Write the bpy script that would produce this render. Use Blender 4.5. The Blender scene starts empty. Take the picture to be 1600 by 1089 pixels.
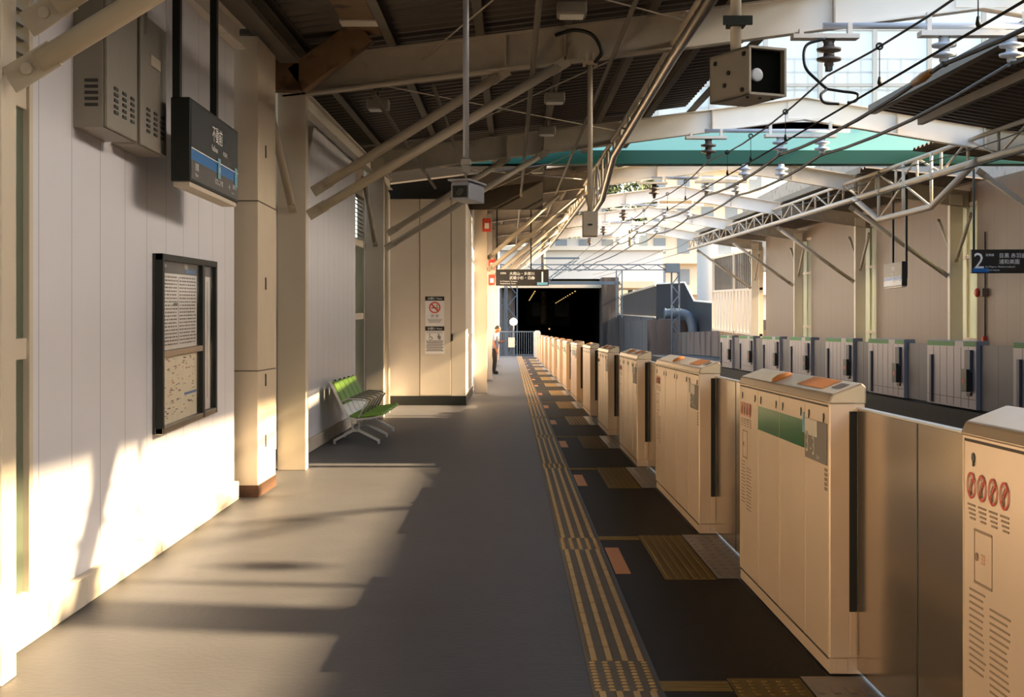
import bpy, bmesh, math, random
from mathutils import Vector, Matrix
random.seed(7)
SC = bpy.context.scene
COL = SC.collection

# ------------------------------------------------------------------ camera, sky, sun, exposure
cd = bpy.data.cameras.new('camera'); cam = bpy.data.objects.new('camera', cd); COL.objects.link(cam)
cam.location = (0, 0, 1.6); cam.rotation_euler = (math.pi/2, 0, 0)
cd.sensor_width = 36; cd.lens = 2300*36/1600
cd.shift_x = 2/1600; cd.shift_y = -28.5/1600
cd.clip_end = 2000
SC.camera = cam

SUN_DIR = Vector((1, -0.04, 0.54)).normalized()      # towards the sun
w = bpy.data.worlds.new('world'); SC.world = w; w.use_nodes = True
nt = w.node_tree; nt.nodes.clear()
sky = nt.nodes.new('ShaderNodeTexSky'); sky.sky_type = 'NISHITA'; sky.sun_disc = False
sky.sun_elevation = math.asin(SUN_DIR.z); sky.sun_rotation = math.atan2(SUN_DIR.x, SUN_DIR.y)
sky.air_density = 1.3; sky.dust_density = 3.0
bg = nt.nodes.new('ShaderNodeBackground'); bg.inputs[1].default_value = 0.75
wo = nt.nodes.new('ShaderNodeOutputWorld')
nt.links.new(sky.outputs[0], bg.inputs[0]); nt.links.new(bg.outputs[0], wo.inputs[0])

sd = bpy.data.lights.new('sun', 'SUN'); sun = bpy.data.objects.new('sun', sd); COL.objects.link(sun)
sd.energy = 40.0; sd.angle = math.radians(0.9); sd.color = (1.0, 0.77, 0.45)
sun.rotation_euler = SUN_DIR.to_track_quat('Z', 'Y').to_euler()

vs = SC.view_settings
vs.view_transform = 'Standard'; vs.look = 'None'; vs.gamma = 1; vs.use_curve_mapping = False
vs.exposure = -0.1
SC.cycles.max_bounces = 10; SC.cycles.diffuse_bounces = 6; SC.cycles.glossy_bounces = 4
SC.cycles.sample_clamp_indirect = 6

# ------------------------------------------------------------------ helpers
S = 0.0185                       # the platform runs downhill: the level steelwork rises against it
def gz(y): return -S*y           # platform height as seen from the level steelwork

def srgb(h):
    h = h.lstrip('#'); c = [int(h[i:i+2], 16)/255 for i in (0, 2, 4)]
    return tuple(x/12.92 if x <= .04045 else ((x+.055)/1.055)**2.4 for x in c) + (1,)

MATS = {}
def mat(name, color, rough=.6, metal=0, var=.12, scale=6, bump=0, stretch=(1, 1, 1), emit=0, trans=0, groove=None, ior=1.45, spec=.5, dirt=None):
    """principled material with procedural noise variation, optional panel grooves (pitch, offset, width) along Y"""
    if name in MATS: return MATS[name]
    m = bpy.data.materials.new(name); m.use_nodes = True; MATS[name] = m
    t = m.node_tree; b = t.nodes['Principled BSDF']; L = t.links.new
    tc = t.nodes.new('ShaderNodeTexCoord'); mp = t.nodes.new('ShaderNodeMapping')
    mp.inputs['Scale'].default_value = stretch
    L(tc.outputs['Object'], mp.inputs[0])
    nz = t.nodes.new('ShaderNodeTexNoise'); nz.inputs['Scale'].default_value = scale; nz.inputs['Detail'].default_value = 5
    L(mp.outputs[0], nz.inputs['Vector'])
    c = srgb(color) if isinstance(color, str) else tuple(color) + (1,)
    mx = t.nodes.new('ShaderNodeMix'); mx.data_type = 'RGBA'
    mx.inputs[6].default_value = tuple(v*(1-var) for v in c[:3]) + (1,)
    mx.inputs[7].default_value = tuple(min(1, v*(1+var)) for v in c[:3]) + (1,)
    L(nz.outputs['Fac'], mx.inputs[0])
    out = mx.outputs[2]
    if dirt:
        n2 = t.nodes.new('ShaderNodeTexNoise'); n2.inputs['Scale'].default_value = dirt[1]; n2.inputs['Detail'].default_value = 7
        L(mp.outputs[0], n2.inputs['Vector'])
        r2 = t.nodes.new('ShaderNodeMapRange'); r2.inputs[1].default_value = dirt[2]; r2.inputs[2].default_value = dirt[2]+.12
        L(n2.outputs['Fac'], r2.inputs[0])
        md = t.nodes.new('ShaderNodeMix'); md.data_type = 'RGBA'
        L(r2.outputs[0], md.inputs[0]); L(out, md.inputs[6]); md.inputs[7].default_value = srgb(dirt[0]); out = md.outputs[2]
    if groove:
        pitch, off, wd = groove
        sx = t.nodes.new('ShaderNodeSeparateXYZ'); L(tc.outputs['Object'], sx.inputs[0])
        a = t.nodes.new('ShaderNodeMath'); a.operation = 'SUBTRACT'; a.inputs[1].default_value = off; L(sx.outputs[1], a.inputs[0])
        d = t.nodes.new('ShaderNodeMath'); d.operation = 'DIVIDE'; d.inputs[1].default_value = pitch; L(a.outputs[0], d.inputs[0])
        f = t.nodes.new('ShaderNodeMath'); f.operation = 'FRACT'; L(d.outputs[0], f.inputs[0])
        q = t.nodes.new('ShaderNodeMath'); q.operation = 'LESS_THAN'; q.inputs[1].default_value = wd/pitch; L(f.outputs[0], q.inputs[0])
        mg = t.nodes.new('ShaderNodeMix'); mg.data_type = 'RGBA'
        L(q.outputs[0], mg.inputs[0]); L(out, mg.inputs[6]); mg.inputs[7].default_value = tuple(v*.3 for v in c[:3]) + (1,); out = mg.outputs[2]
    L(out, b.inputs['Base Color'])
    b.inputs['Roughness'].default_value = rough; b.inputs['Metallic'].default_value = metal
    b.inputs['IOR'].default_value = ior; b.inputs['Specular IOR Level'].default_value = spec
    if trans: b.inputs['Transmission Weight'].default_value = trans
    if emit:
        b.inputs['Emission Color'].default_value = c; b.inputs['Emission Strength'].default_value = emit
    if bump:
        bp = t.nodes.new('ShaderNodeBump'); bp.inputs['Strength'].default_value = bump; bp.inputs['Distance'].default_value = .01
        n3 = t.nodes.new('ShaderNodeTexNoise'); n3.inputs['Scale'].default_value = scale*8; n3.inputs['Detail'].default_value = 4
        L(mp.outputs[0], n3.inputs['Vector']); L(n3.outputs['Fac'], bp.inputs['Height']); L(bp.outputs[0], b.inputs['Normal'])
    return m

class MB:
    def __init__(self): self.v = []; self.f = []; self.mi = []; self.sm = []; self.m = 0
    def add(self, vs, fs, smooth=False):
        n = len(self.v); self.v += [tuple(p) for p in vs]
        for f in fs: self.f.append(tuple(i+n for i in f)); self.mi.append(self.m); self.sm.append(smooth)
        return self
    def box(self, x0, x1, y0, y1, z0, z1):
        x0, x1 = sorted((x0, x1)); y0, y1 = sorted((y0, y1)); z0, z1 = sorted((z0, z1))
        v = [(x, y, z) for z in (z0, z1) for y in (y0, y1) for x in (x0, x1)]
        return self.add(v, [(0, 2, 3, 1), (4, 5, 7, 6), (0, 1, 5, 4), (2, 6, 7, 3), (0, 4, 6, 2), (1, 3, 7, 5)])
    def bar(self, p, q, w, h, up=(0, 0, 1)):
        p = Vector(p); q = Vector(q); d = (q-p).normalized(); up = Vector(up)
        if abs(d.dot(up)) > .98: up = Vector((0, 1, 0))
        r = d.cross(up).normalized()*w/2; u = r.cross(d).normalized()*h/2
        v = [a+s*r+t*u for a in (p, q) for s, t in ((-1, -1), (1, -1), (1, 1), (-1, 1))]
        return self.add(v, [(3, 2, 1, 0), (4, 5, 6, 7), (0, 1, 5, 4), (1, 2, 6, 5), (2, 3, 7, 6), (3, 0, 4, 7)])
    def tube(self, pts, r, n=12, caps=True):
        pts = [Vector(p) for p in pts]; rs = r if isinstance(r, (list, tuple)) else [r]*len(pts)
        rings = []; prev = None
        for i, p in enumerate(pts):
            a = pts[max(i-1, 0)]; b = pts[min(i+1, len(pts)-1)]; d = (b-a).normalized()
            if prev is None:
                up = Vector((0, 0, 1)) if abs(d.z) < .95 else Vector((1, 0, 0))
                u = d.cross(up).normalized()
            else: u = (prev - d*prev.dot(d)).normalized()
            prev = u; wv = d.cross(u)
            rings.append([p + rs[i]*(math.cos(2*math.pi*k/n)*u + math.sin(2*math.pi*k/n)*wv) for k in range(n)])
        v = [x for R in rings for x in R]; f = []
        for i in range(len(rings)-1):
            for k in range(n): f.append((i*n+k, i*n+(k+1) % n, (i+1)*n+(k+1) % n, (i+1)*n+k))
        k0 = len(self.v); self.add(v, f, True)
        if caps: self.flat([tuple(range(n))[::-1], tuple((len(rings)-1)*n+k for k in range(n))], k0)
        return self
    def flat(self, fs, k0):
        for f in fs: self.f.append(tuple(i+k0 for i in f)); self.mi.append(self.m); self.sm.append(False)
    def lathe(self, c, prof, n=16, axis=(0, 0, 1)):
        """prof: (radius, offset along the axis)"""
        ax = Vector(axis).normalized(); c = Vector(c)
        u = ax.orthogonal().normalized(); wv = ax.cross(u)
        v = []; f = []
        for r, h in prof:
            for k in range(n):
                a = 2*math.pi*k/n; v.append(c + ax*h + r*(math.cos(a)*u + math.sin(a)*wv))
        for i in range(len(prof)-1):
            for k in range(n): f.append((i*n+k, i*n+(k+1) % n, (i+1)*n+(k+1) % n, (i+1)*n+k))
        k0 = len(self.v); self.add(v, f, True)
        self.flat([tuple(range(n))[::-1], tuple(len(v)-n+k for k in range(n))], k0)
        return self
    def prism(self, poly, y0, y1):
        """polygon of (x, z) extruded along y"""
        n = len(poly); v = [(x, y0, z) for x, z in poly] + [(x, y1, z) for x, z in poly]
        return self.add(v, [tuple(range(n)), tuple(range(n, 2*n))[::-1]] + [(i, i+n, (i+1) % n+n, (i+1) % n) for i in range(n)])
    def prismx(self, poly, x0, x1):
        n = len(poly); v = [(x0, y, z) for y, z in poly] + [(x1, y, z) for y, z in poly]
        return self.add(v, [tuple(range(n)), tuple(range(n, 2*n))[::-1]] + [(i, i+n, (i+1) % n+n, (i+1) % n) for i in range(n)])
    def ring(self, c, r0, r1, right, up, n=28):
        c = Vector(c); right = Vector(right); up = Vector(up); v = []
        for k in range(n):
            a = 2*math.pi*k/n; d = math.cos(a)*right + math.sin(a)*up
            v += [c + d*r0, c + d*r1]
        return self.add(v, [(2*k, 2*k+1, (2*k+3) % (2*n), (2*k+2) % (2*n)) for k in range(n)])
    def disc(self, c, r, right, up, n=24):
        c = Vector(c)
        return self.add([c + r*(math.cos(2*math.pi*k/n)*Vector(right) + math.sin(2*math.pi*k/n)*Vector(up)) for k in range(n)], [tuple(range(n))])
    def quad(self, o, right, up, a0, a1, b0, b1):
        o = Vector(o); R = Vector(right); U = Vector(up)
        return self.add([o+R*a0+U*b0, o+R*a1+U*b0, o+R*a1+U*b1, o+R*a0+U*b1], [(0, 1, 2, 3)])
    def text(self, s, size, o, right, up, align='LEFT', sx=1.0):
        c = bpy.data.curves.new('lettering', 'FONT'); c.body = s; c.size = size; c.align_x = align; c.resolution_u = 2
        ob = bpy.data.objects.new('lettering', c); COL.objects.link(ob)
        bpy.context.view_layer.update()
        me = bpy.data.meshes.new_from_object(ob.evaluated_get(bpy.context.evaluated_depsgraph_get()))
        o = Vector(o); R = Vector(right)*sx; U = Vector(up)
        self.add([o + R*v.co.x + U*v.co.y for v in me.vertices], [tuple(p.vertices) for p in me.polygons])
        bpy.data.objects.remove(ob); bpy.data.curves.remove(c); bpy.data.meshes.remove(me)
        return self
    def build(self, name, mats, parent=None, level=False, bevel=0, loc=None):
        root = None
        if parent is not None:
            root = parent
            while root.parent: root = root.parent
        off = Vector(loc) if loc is not None else (root.location.copy() if root else Vector((0, 0, 0)))
        me = bpy.data.meshes.new(name)
        me.from_pydata([(x-off.x, y-off.y, z+(S*y if level else 0)-off.z) for x, y, z in self.v], [], self.f)
        for m in (mats if isinstance(mats, (list, tuple)) else [mats]): me.materials.append(m)
        me.polygons.foreach_set('material_index', self.mi)
        me.polygons.foreach_set('use_smooth', self.sm)
        bm = bmesh.new(); bm.from_mesh(me); bmesh.ops.recalc_face_normals(bm, faces=bm.faces) if not getattr(self, 'open', False) else None
        bm.to_mesh(me); bm.free(); me.update()
        o = bpy.data.objects.new(name, me); COL.objects.link(o)
        if parent is not None: o.parent = parent
        else: o.location = off
        if bevel:
            b = o.modifiers.new('bevel', 'BEVEL'); b.width = bevel; b.segments = 2; b.limit_method = 'ANGLE'; b.angle_limit = math.radians(40)
        return o

def smooth(pts, n=6):
    P = [Vector(p) for p in pts]; P = [P[0]*2-P[1]] + P + [P[-1]*2-P[-2]]; out = []
    for a, b, c, d in zip(P, P[1:], P[2:], P[3:]):
        for k in range(n):
            t = k/n; out.append(.5*((2*b)+(c-a)*t+(2*a-5*b+4*c-d)*t*t+(3*b-a-3*c+d)*t**3))
    return out + [P[-2]]
def each(mb, name, *a, **k):
    """one object for every solid collected in mb"""
    par = list(range(len(mb.v)))
    def find(i):
        while par[i] != i: par[i] = par[par[i]]; i = par[i]
        return i
    for f in mb.f:
        r = find(f[0])
        for i in f[1:]: par[find(i)] = r
    groups = {}
    for fi, f in enumerate(mb.f): groups.setdefault(find(f[0]), []).append(fi)
    out = []
    for g in groups.values():
        b = MB(); ids = {}
        for fi in g:
            for i in mb.f[fi]:
                if i not in ids: ids[i] = len(b.v); b.v.append(mb.v[i])
            b.f.append(tuple(ids[i] for i in mb.f[fi])); b.mi.append(mb.mi[fi]); b.sm.append(mb.sm[fi])
        out.append(b.build(name, *a, **k))
    return out
def tag(o, label, cat, group=None):
    o['label'] = label; o['category'] = cat
    if group: o['group'] = group
    return o
def thing(name, label, cat, loc, group=None):
    o = bpy.data.objects.new(name, None); COL.objects.link(o); o.location = loc; o.empty_display_size = .1
    return tag(o, label, cat, group)
def struct(o): o['kind'] = 'structure'; return o
ORD = ['nearest', 'second nearest', 'third nearest', 'fourth nearest', 'fifth nearest', 'sixth nearest', 'seventh nearest', 'eighth nearest', 'ninth nearest', 'tenth nearest', 'eleventh nearest', 'twelfth nearest', 'thirteenth nearest', 'fourteenth nearest', 'fifteenth nearest', 'sixteenth nearest', 'seventeenth nearest', 'eighteenth nearest', 'nineteenth nearest', 'twentieth nearest']
X_, Y_, Z_ = Vector((1, 0, 0)), Vector((0, 1, 0)), Vector((0, 0, 1))

# ------------------------------------------------------------------ materials
M_asph = mat('asphalt', '#444244', .52, spec=.35, var=.18, scale=3, bump=.25, dirt=('#423f40', .8, .56))
M_mat = mat('dark_rubber_paving', '#211f1b', .7, spec=.25, var=.2, scale=4, bump=.2)
M_conc = mat('concrete', '#9a938a', .85, var=.15, scale=4, bump=.3, dirt=('#6e665c', 2.5, .56))
M_curb = mat('curb_concrete', '#bdb2a2', .8, var=.12, scale=5, bump=.2, dirt=('#8a7d6c', 4, .6))
M_wall = mat('wall_panel', '#d6d4dc', .42, var=.04, scale=2, groove=(.628, 7.81, .009))
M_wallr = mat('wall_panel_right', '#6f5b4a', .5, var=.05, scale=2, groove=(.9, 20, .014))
M_cream = mat('cream_paint', '#cbbdaa', .45, var=.05, scale=3)
M_pier = mat('pier_paint', '#c4b39c', .5, var=.08, scale=3, dirt=('#8d6a42', 2.2, .66))
M_rust = mat('rusted_steel', '#4a2f1c', .8, var=.35, scale=6, bump=.3)
M_rustp = mat('rusty_brown_paint', '#7d6144', .6, var=.3, scale=5, dirt=('#4c3320', 3, .52))
M_steel = mat('painted_steel', '#b5a896', .45, var=.06, scale=4)
M_beam = mat('beam_paint', '#e8dfd3', .5, var=.06, scale=3, dirt=('#cbb99d', 2, .64))
M_beamshade = mat('shaded_beam_paint', '#b3a796', .6, var=.15, scale=5, dirt=('#8d7d69', 2, .6))  # beam paint made darker: roof shade put into the colour
M_deck = mat('roof_sheet', '#5a5149', .55, .3, var=.15, scale=2)
M_purlin = mat('purlin_steel', '#655c51', .6, var=.15, scale=4)
M_alu = mat('aluminium', '#c9c9c8', .28, 1, var=.05, scale=9)
M_pipe = mat('galvanised_pipe', '#a89a86', .3, .9, var=.08, scale=8)
M_gate = mat('gate_sheet', '#dcc0a3', .3, .3, var=.04, scale=5)
M_gatecap = mat('gate_cap_tan', '#d2b89a', .27, .5, var=.05, scale=6)
M_gprint = mat('gate_small_print', '#93795f', .6, var=.1)
M_gatetop = mat('gate_cap_sheet', '#c8c4bf', .4, .3, var=.05, scale=6)
M_panel = mat('door_sheet', '#a8947e', .17, .75, var=.03, scale=1, stretch=(1, 1, .15))
M_black = mat('black_paint', '#12140f', .45, var=.2)
M_dark = mat('dark_grey_plastic', '#33302c', .5, var=.15)
M_seam = mat('seam_shadow_gap', '#4d4033', .7, var=.1)
M_seaml = mat('panel_edge_trim', '#dac3a0', .35, .4, var=.05)
M_greenm = mat('green_film_matt', '#14702a', .5, spec=.2, var=.08)
M_green = mat('green_film', '#0d6420', .2, spec=.4, var=.08)
M_orange = mat('orange_sticker', '#bd7434', .55, var=.2, scale=30)
M_ochre = mat('ochre_sleeve', '#94652c', .5, var=.1)
M_red = mat('red_print', '#c8402c', .5, var=.1)
M_white = mat('white_print', '#efece6', .5, var=.03)
M_ink = mat('grey_print', '#6a6158', .6, var=.1)
M_plate = mat('grey_label', '#5f5147', .45, var=.06)
M_tact = mat('tactile_paver', '#5a4e3a', .75, var=.22, scale=8, bump=.2)
M_tbar = mat('tactile_bar_yellow', '#a8854c', .6, var=.22, scale=9)
M_pad = mat('tactile_pad_yellow', '#7d6430', .7, var=.22, scale=9)
M_metalplate = mat('threshold_steel', '#8f8e90', .35, .8, var=.15, scale=9)
M_cabinet = mat('cabinet_grey', '#8f877c', .5, .2, var=.06, scale=8)
M_signblk = mat('sign_black', '#26221f', .4, var=.08)
M_signblue = mat('sign_blue', '#1f66a8', .4, var=.05)
M_signgrey = mat('sign_grey', '#56504c', .45, var=.05)
M_lblue = mat('sign_pale_blue', '#6aa3b8', .4, var=.05)
M_paper = mat('poster_paper', '#e2dcd8', .35, var=.06, scale=5)
M_map = mat('poster_map_paper', '#e0d5bf', .35, var=.14, scale=14)
M_glass = mat('frosted_glass', '#8d9a84', .28, trans=.75, var=.1, scale=3)
M_glassr = mat('frosted_glass_pale', '#9aa088', .4, trans=.8, var=.05, scale=3)
def clear_cover():
    m = bpy.data.materials.new('clear_cover'); m.use_nodes = True; t = m.node_tree; t.nodes.clear()
    o = t.nodes.new('ShaderNodeOutputMaterial'); mx = t.nodes.new('ShaderNodeMixShader'); tr = t.nodes.new('ShaderNodeBsdfTransparent'); g = t.nodes.new('ShaderNodeBsdfGlossy')
    g.inputs['Roughness'].default_value = .06; mx.inputs[0].default_value = .05
    t.links.new(tr.outputs[0], mx.inputs[1]); t.links.new(g.outputs[0], mx.inputs[2]); t.links.new(mx.outputs[0], o.inputs[0])
    return m
M_pane = clear_cover()
M_tunnel = mat('tunnel_black', '#0c0d0a', .95, var=.2, spec=.05)  # even near-black matt tone for tunnel lining and monitor hood panel
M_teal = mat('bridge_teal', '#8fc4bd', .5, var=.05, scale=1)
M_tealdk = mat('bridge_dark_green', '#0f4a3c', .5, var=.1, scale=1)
M_barrier = mat('noise_barrier_panel', '#e9eef0', .3, var=.03, scale=1, trans=.55)
M_blue = mat('blue_grey_steel', '#4a5663', .55, var=.1, scale=4)
M_wire = mat('catenary_wire', '#1d1a17', .5, .5, var=.1)
M_porc = mat('porcelain', '#b9bdc4', .25, var=.05)
M_porcd = mat('brown_porcelain', '#5b5048', .3, var=.1)
M_ballast = mat('ballast', '#3d3833', .95, var=.4, scale=25, bump=.8)
M_rail = mat('rail_steel', '#6a564a', .4, .8, var=.2)
M_leaf = mat('shrub_leaves', '#2e3a1c', .8, var=.5, scale=9, bump=.8)
M_ogate = mat('gate_sheet_grey', '#838086', .45, .25, var=.05, scale=5)
M_opanel = mat('door_sheet_blue_grey', '#3f434d', .5, .2, var=.06, scale=3)
M_retain = mat('stained_concrete', '#574d47', .9, var=.25, scale=3, stretch=(1, 1, .12), bump=.3, dirt=('#352e2a', 1.4, .52))
M_retaind = mat('fence_sheet_dark', '#22262d', .7, var=.12, scale=3)
M_apt = mat('apartment_render', '#e3d3bb', .8, var=.05, scale=.5)
M_apt2 = mat('apartment_pale', '#d8d2cc', .8, var=.05, scale=.5)
M_win = mat('window_dark', '#8d949b', .2, var=.1)
M_skin = mat('skin', '#b06a48', .55, var=.06)
M_shirt = mat('grey_tshirt', '#777684', .85, var=.08, scale=20)
M_pants = mat('dark_trousers', '#2b2927', .85, var=.12, scale=20)
M_hair = mat('black_hair', '#15110e', .5, var=.2, scale=40)
M_glow = mat('tunnel_lamp', '#ffd27a', .4, emit=1.2, var=0)
M_seatg = mat('green_vinyl', '#6d922c', .6, var=.1, scale=12)
M_cctv = mat('camera_grey', '#8b8a90', .4, var=.05)

# ------------------------------------------------------------------ platform and floor
def wx(y): return -2.359 - .0188*y if y < 16.5 else -2.67       # inner face of the left wall

struct(MB().box(-3.3, 1.78, -14, 92, -1.5, 0).build('floor', M_asph))
struct(MB().box(8.55, 13, -14, 92, -1.5, .08).build('floor', M_mat))
struct(MB().box(-60, 70, -40, 400, -1.9, -1.3).build('ground', M_ballast))
for nm, x in (('rail', 2.72), ('rail', 3.79), ('rail', 6.45), ('rail', 7.52)):
    b = MB()
    b.prism([(x-.07, -1.3), (x+.07, -1.3), (x+.07, -1.27), (x+.012, -1.25), (x+.012, -1.18), (x+.035, -1.165), (x+.035, -1.13), (x-.035, -1.13), (x-.035, -1.165), (x-.012, -1.18), (x-.012, -1.25), (x-.07, -1.27)], -14, 150)
    k = ('left rail of the near track', 'right rail of the near track', 'left rail of the far track', 'right rail of the far track')[[2.72, 3.79, 6.45, 7.52].index(x)]
    tag(b.build(nm, M_rail), 'long steel ' + k + ' below the platforms', 'rail')

struct(MB().box(.68, 1.46, 1.5, 91, -.02, .0015).build('floor', M_mat))
# wall on the left, in panel stretches between the window strips
def wall_piece(y0, y1, z0=None, z1=4.35):
    b = MB(); v = []
    for y in (y0, y1):
        for x in (wx(y), wx(y)-.14):
            for z in (gz(y) if z0 is None else z0, z1): v.append((x, y, z))
    b.add(v, [(0, 1, 5, 4), (2, 6, 7, 3), (0, 2, 3, 1), (4, 5, 7, 6), (0, 4, 6, 2), (1, 3, 7, 5)])
    return b
NW = [0]
for y0, y1 in ((-14, 5.2), (7.68, 13.95), (18.2, 25.3), (28.3, 31.6)):
    struct(wall_piece(y0, y1).build('wall_left', M_wall, level=True))
def left_window(y0, y1):
    NW[0] += 1; r = bpy.data.objects.new('window_%d' % NW[0], None); COL.objects.link(r); r.location = (wx(y0), y0, 0); struct(r)
    b = MB(); f = MB()
    def piece(b, ya, yb, za, zb, d0, d1):
        v = [(wx(y)+d, y, z) for z in (za, zb) for y in (ya, yb) for d in (d0, d1)]
        b.add(v, [(0, 2, 3, 1), (4, 5, 7, 6), (0, 1, 5, 4), (2, 6, 7, 3), (0, 4, 6, 2), (1, 3, 7, 5)])
    g = gz((y0+y1)/2)
    for za, zb in ((g, g+.24), (1.31, 1.42), (2.60, 2.72), (3.5, 4.35)): piece(b, y0, y1, za, zb, -.12, -.005)
    piece(b, y0, y0+.05, g+.24, 3.5, -.12, -.005); piece(b, y1-.06, y1, g+.24, 3.5, -.12, .012)
    b.build('frame', M_cream, r, level=True, bevel=.004)
    g1 = MB(); piece(g1, y0+.05, y1-.06, g+.24, 1.31, -.03, -.022); g1.build('pane', M_glass, r, level=True)
    g2 = MB(); piece(g2, y0+.05, y1-.06, 1.42, 2.60, -.03, -.022); g2.build('pane', M_glass, r, level=True)
    lv = MB()
    z = 2.75
    while z < 3.45:
        lv.bar((wx(y0)-.06, y0+.05, z), (wx(y1)-.06, y1-.06, z), .09, .012, (.5, 0, 1)); z += .075
    lv.build('louvre', M_signgrey, r, level=True)
left_window(5.2, 6.56); left_window(6.8, 7.68); left_window(15.25, 16.7); left_window(17.05, 18.2); left_window(25.3, 26.8); left_window(27.25, 28.3)
# concrete kerb under the wall panels
b = MB()
for y0, y1 in ((5.2, 7.9), (7.91, 8.84), (8.85, 9.9), (9.91, 11.4), (11.41, 12.55), (12.56, 13.95)):
    v = [(wx(y)+d, y, z) for z in (0, .17) for y in (y0, y1) for d in (-.02, .05 if y1 < 13.5 else .045)]
    b.add(v, [(0, 2, 3, 1), (4, 5, 7, 6), (0, 1, 5, 4), (2, 6, 7, 3), (0, 4, 6, 2), (1, 3, 7, 5)])
struct(b.build('baseboard_left', M_curb, bevel=.006))
struct(MB().box(-2.7, -2.63, 17.05, 31.4, 0, .17).build('baseboard_left', M_curb, bevel=.006))
# dark wall added outside so the sky leaves the left windows dark
struct(MB().box(-5.4, -5.0, -14, 40, -1.4, 5).build('wall_left', mat('added_outside_wall', '#4a4a3a', .9, var=.3, scale=1.5)))

# ------------------------------------------------------------------ equipment cabin closing the left side, and the wall behind it
CY = 31.4
cab = thing('equipment_cabin', 'full-height beige panelled cabin facing down the platform behind the bench', 'cabin', (-1.8, CY, 0))
b = MB(); b.box(-2.66, -.96, CY, 37, .16, 4.4); b.build('body', M_cream, cab)
b = MB(); b.box(-2.66, -.95, CY-.02, 37, 0, .2); b.build('plinth', M_black, cab)
b = MB()
for x in (-1.94, -1.27): b.box(x-.006, x+.006, CY-.006, CY, .2, 4.4)
each(b, 'panel_seam', M_seam, cab)
d = MB().box(-1.93, -1.28, CY-.012, CY, .22, 4.38).build('door', M_cream, cab, bevel=.003)
MB().box(-1.268, -1.235, CY-.04, CY, 1.37, 1.52).build('handle', M_black, cab)
b = MB(); b.box(-.96, -.945, CY+.5, CY+5.4, 1.44, 1.52); b.box(-.96, -.95, CY+.5, CY+5.4, .25, .3); each(b, 'side_rail', M_cream, cab)
struct(MB().box(-1.15, -.98, 37, 92, 0, 5.6).build('wall_left', M_wall))
def notice(name, label, y1px, cx, z0, z1, kind):
    t = thing(name, label, 'notice', (cx, CY-.013, z0))
    y = CY-.013; W = .41; x0 = cx-W/2
    MB().box(x0, x0+W, y-.004, y, z0, z1).build('sheet', M_paper, t)
    h = MB(); h.box(x0, x0+W, y-.006, y-.0045, z1-.09, z1); h.build('header', M_signblk, t)
    tx = MB(); tx.text('お願い', .06, (x0+.05, y-.0065, z1-.066), X_, Z_); tx.text('Please', .045, (x0+.25, y-.0065, z1-.062), X_, Z_); tx.build('header_lettering', M_white, t)
    k = MB(); r = MB()
    if kind == 0:
        c = (cx, y-.006, z1-.235)
        r.ring(c, .095, .122, X_, Z_)
        r.add([Vector(c)+Vector((sx*.085+dx, -.001, -sx*.085+dz)) for sx, dx, dz in ((-1, .012, .012), (1, .012, .012), (1, -.012, -.012), (-1, -.012, -.012))], [(0, 1, 2, 3)])
        r.build('prohibition_ring', M_red, t)
        k.box(cx-.075, cx+.04, y-.0055, y-.005, z1-.255, z1-.23); k.box(cx+.048, cx+.075, y-.0055, y-.005, z1-.255, z1-.23)
        for q in range(3): k.tube([(cx+.03+.012*q, y-.005, z1-.22), (cx+.045+.012*q, y-.005, z1-.195), (cx+.03+.012*q, y-.005, z1-.17)], .004, 5)
        k.text('禁 煙', .075, (cx, y-.006, z1-.445), X_, Z_, 'CENTER')
        for q in range(4): k.box(x0+.05+.01*q, x0+W-.05-.012*q, y-.0055, y-.005, z1-.49-q*.022, z1-.482-q*.022)
    else:
        for q in range(2): k.box(x0+.03, x0+W-.03, y-.0055, y-.005, z1-.12-q*.02, z1-.113-q*.02)
        k.ring((x0+.115, y-.0055, z1-.25), .028, .037, X_, Z_, 18); k.tube([(x0+.10, y-.005, z1-.18), (x0+.105, y-.005, z1-.225), (x0+.145, y-.005, z1-.225), (x0+.16, y-.005, z1-.27)], .006, 6); k.disc((x0+.098, y-.0055, z1-.165), .012, X_, Z_, 12)
        k.disc((x0+.29, y-.0055, z1-.17), .014, X_, Z_, 12); k.tube([(x0+.29, y-.005, z1-.19), (x0+.285, y-.005, z1-.23), (x0+.30, y-.005, z1-.28)], [.014, .016, .008], 6); k.tube([(x0+.32, y-.005, z1-.2), (x0+.32, y-.005, z1-.28)], [.008, .012], 6)
        for q in range(7): k.box(x0+.02+.006*(q % 3), x0+W-.02-.02*(q % 2), y-.0055, y-.005, z1-.32-q*.034, z1-.303-q*.034)
    k.build('print', M_ink, t)
notice('no_smoking_notice', 'white no-smoking notice with red ring on the cabin front', 0, -1.62, 1.69, 2.32, 0)
notice('priority_notice', 'white notice with wheelchair symbol under the no-smoking notice', 0, -1.62, 1.10, 1.68, 1)

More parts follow.
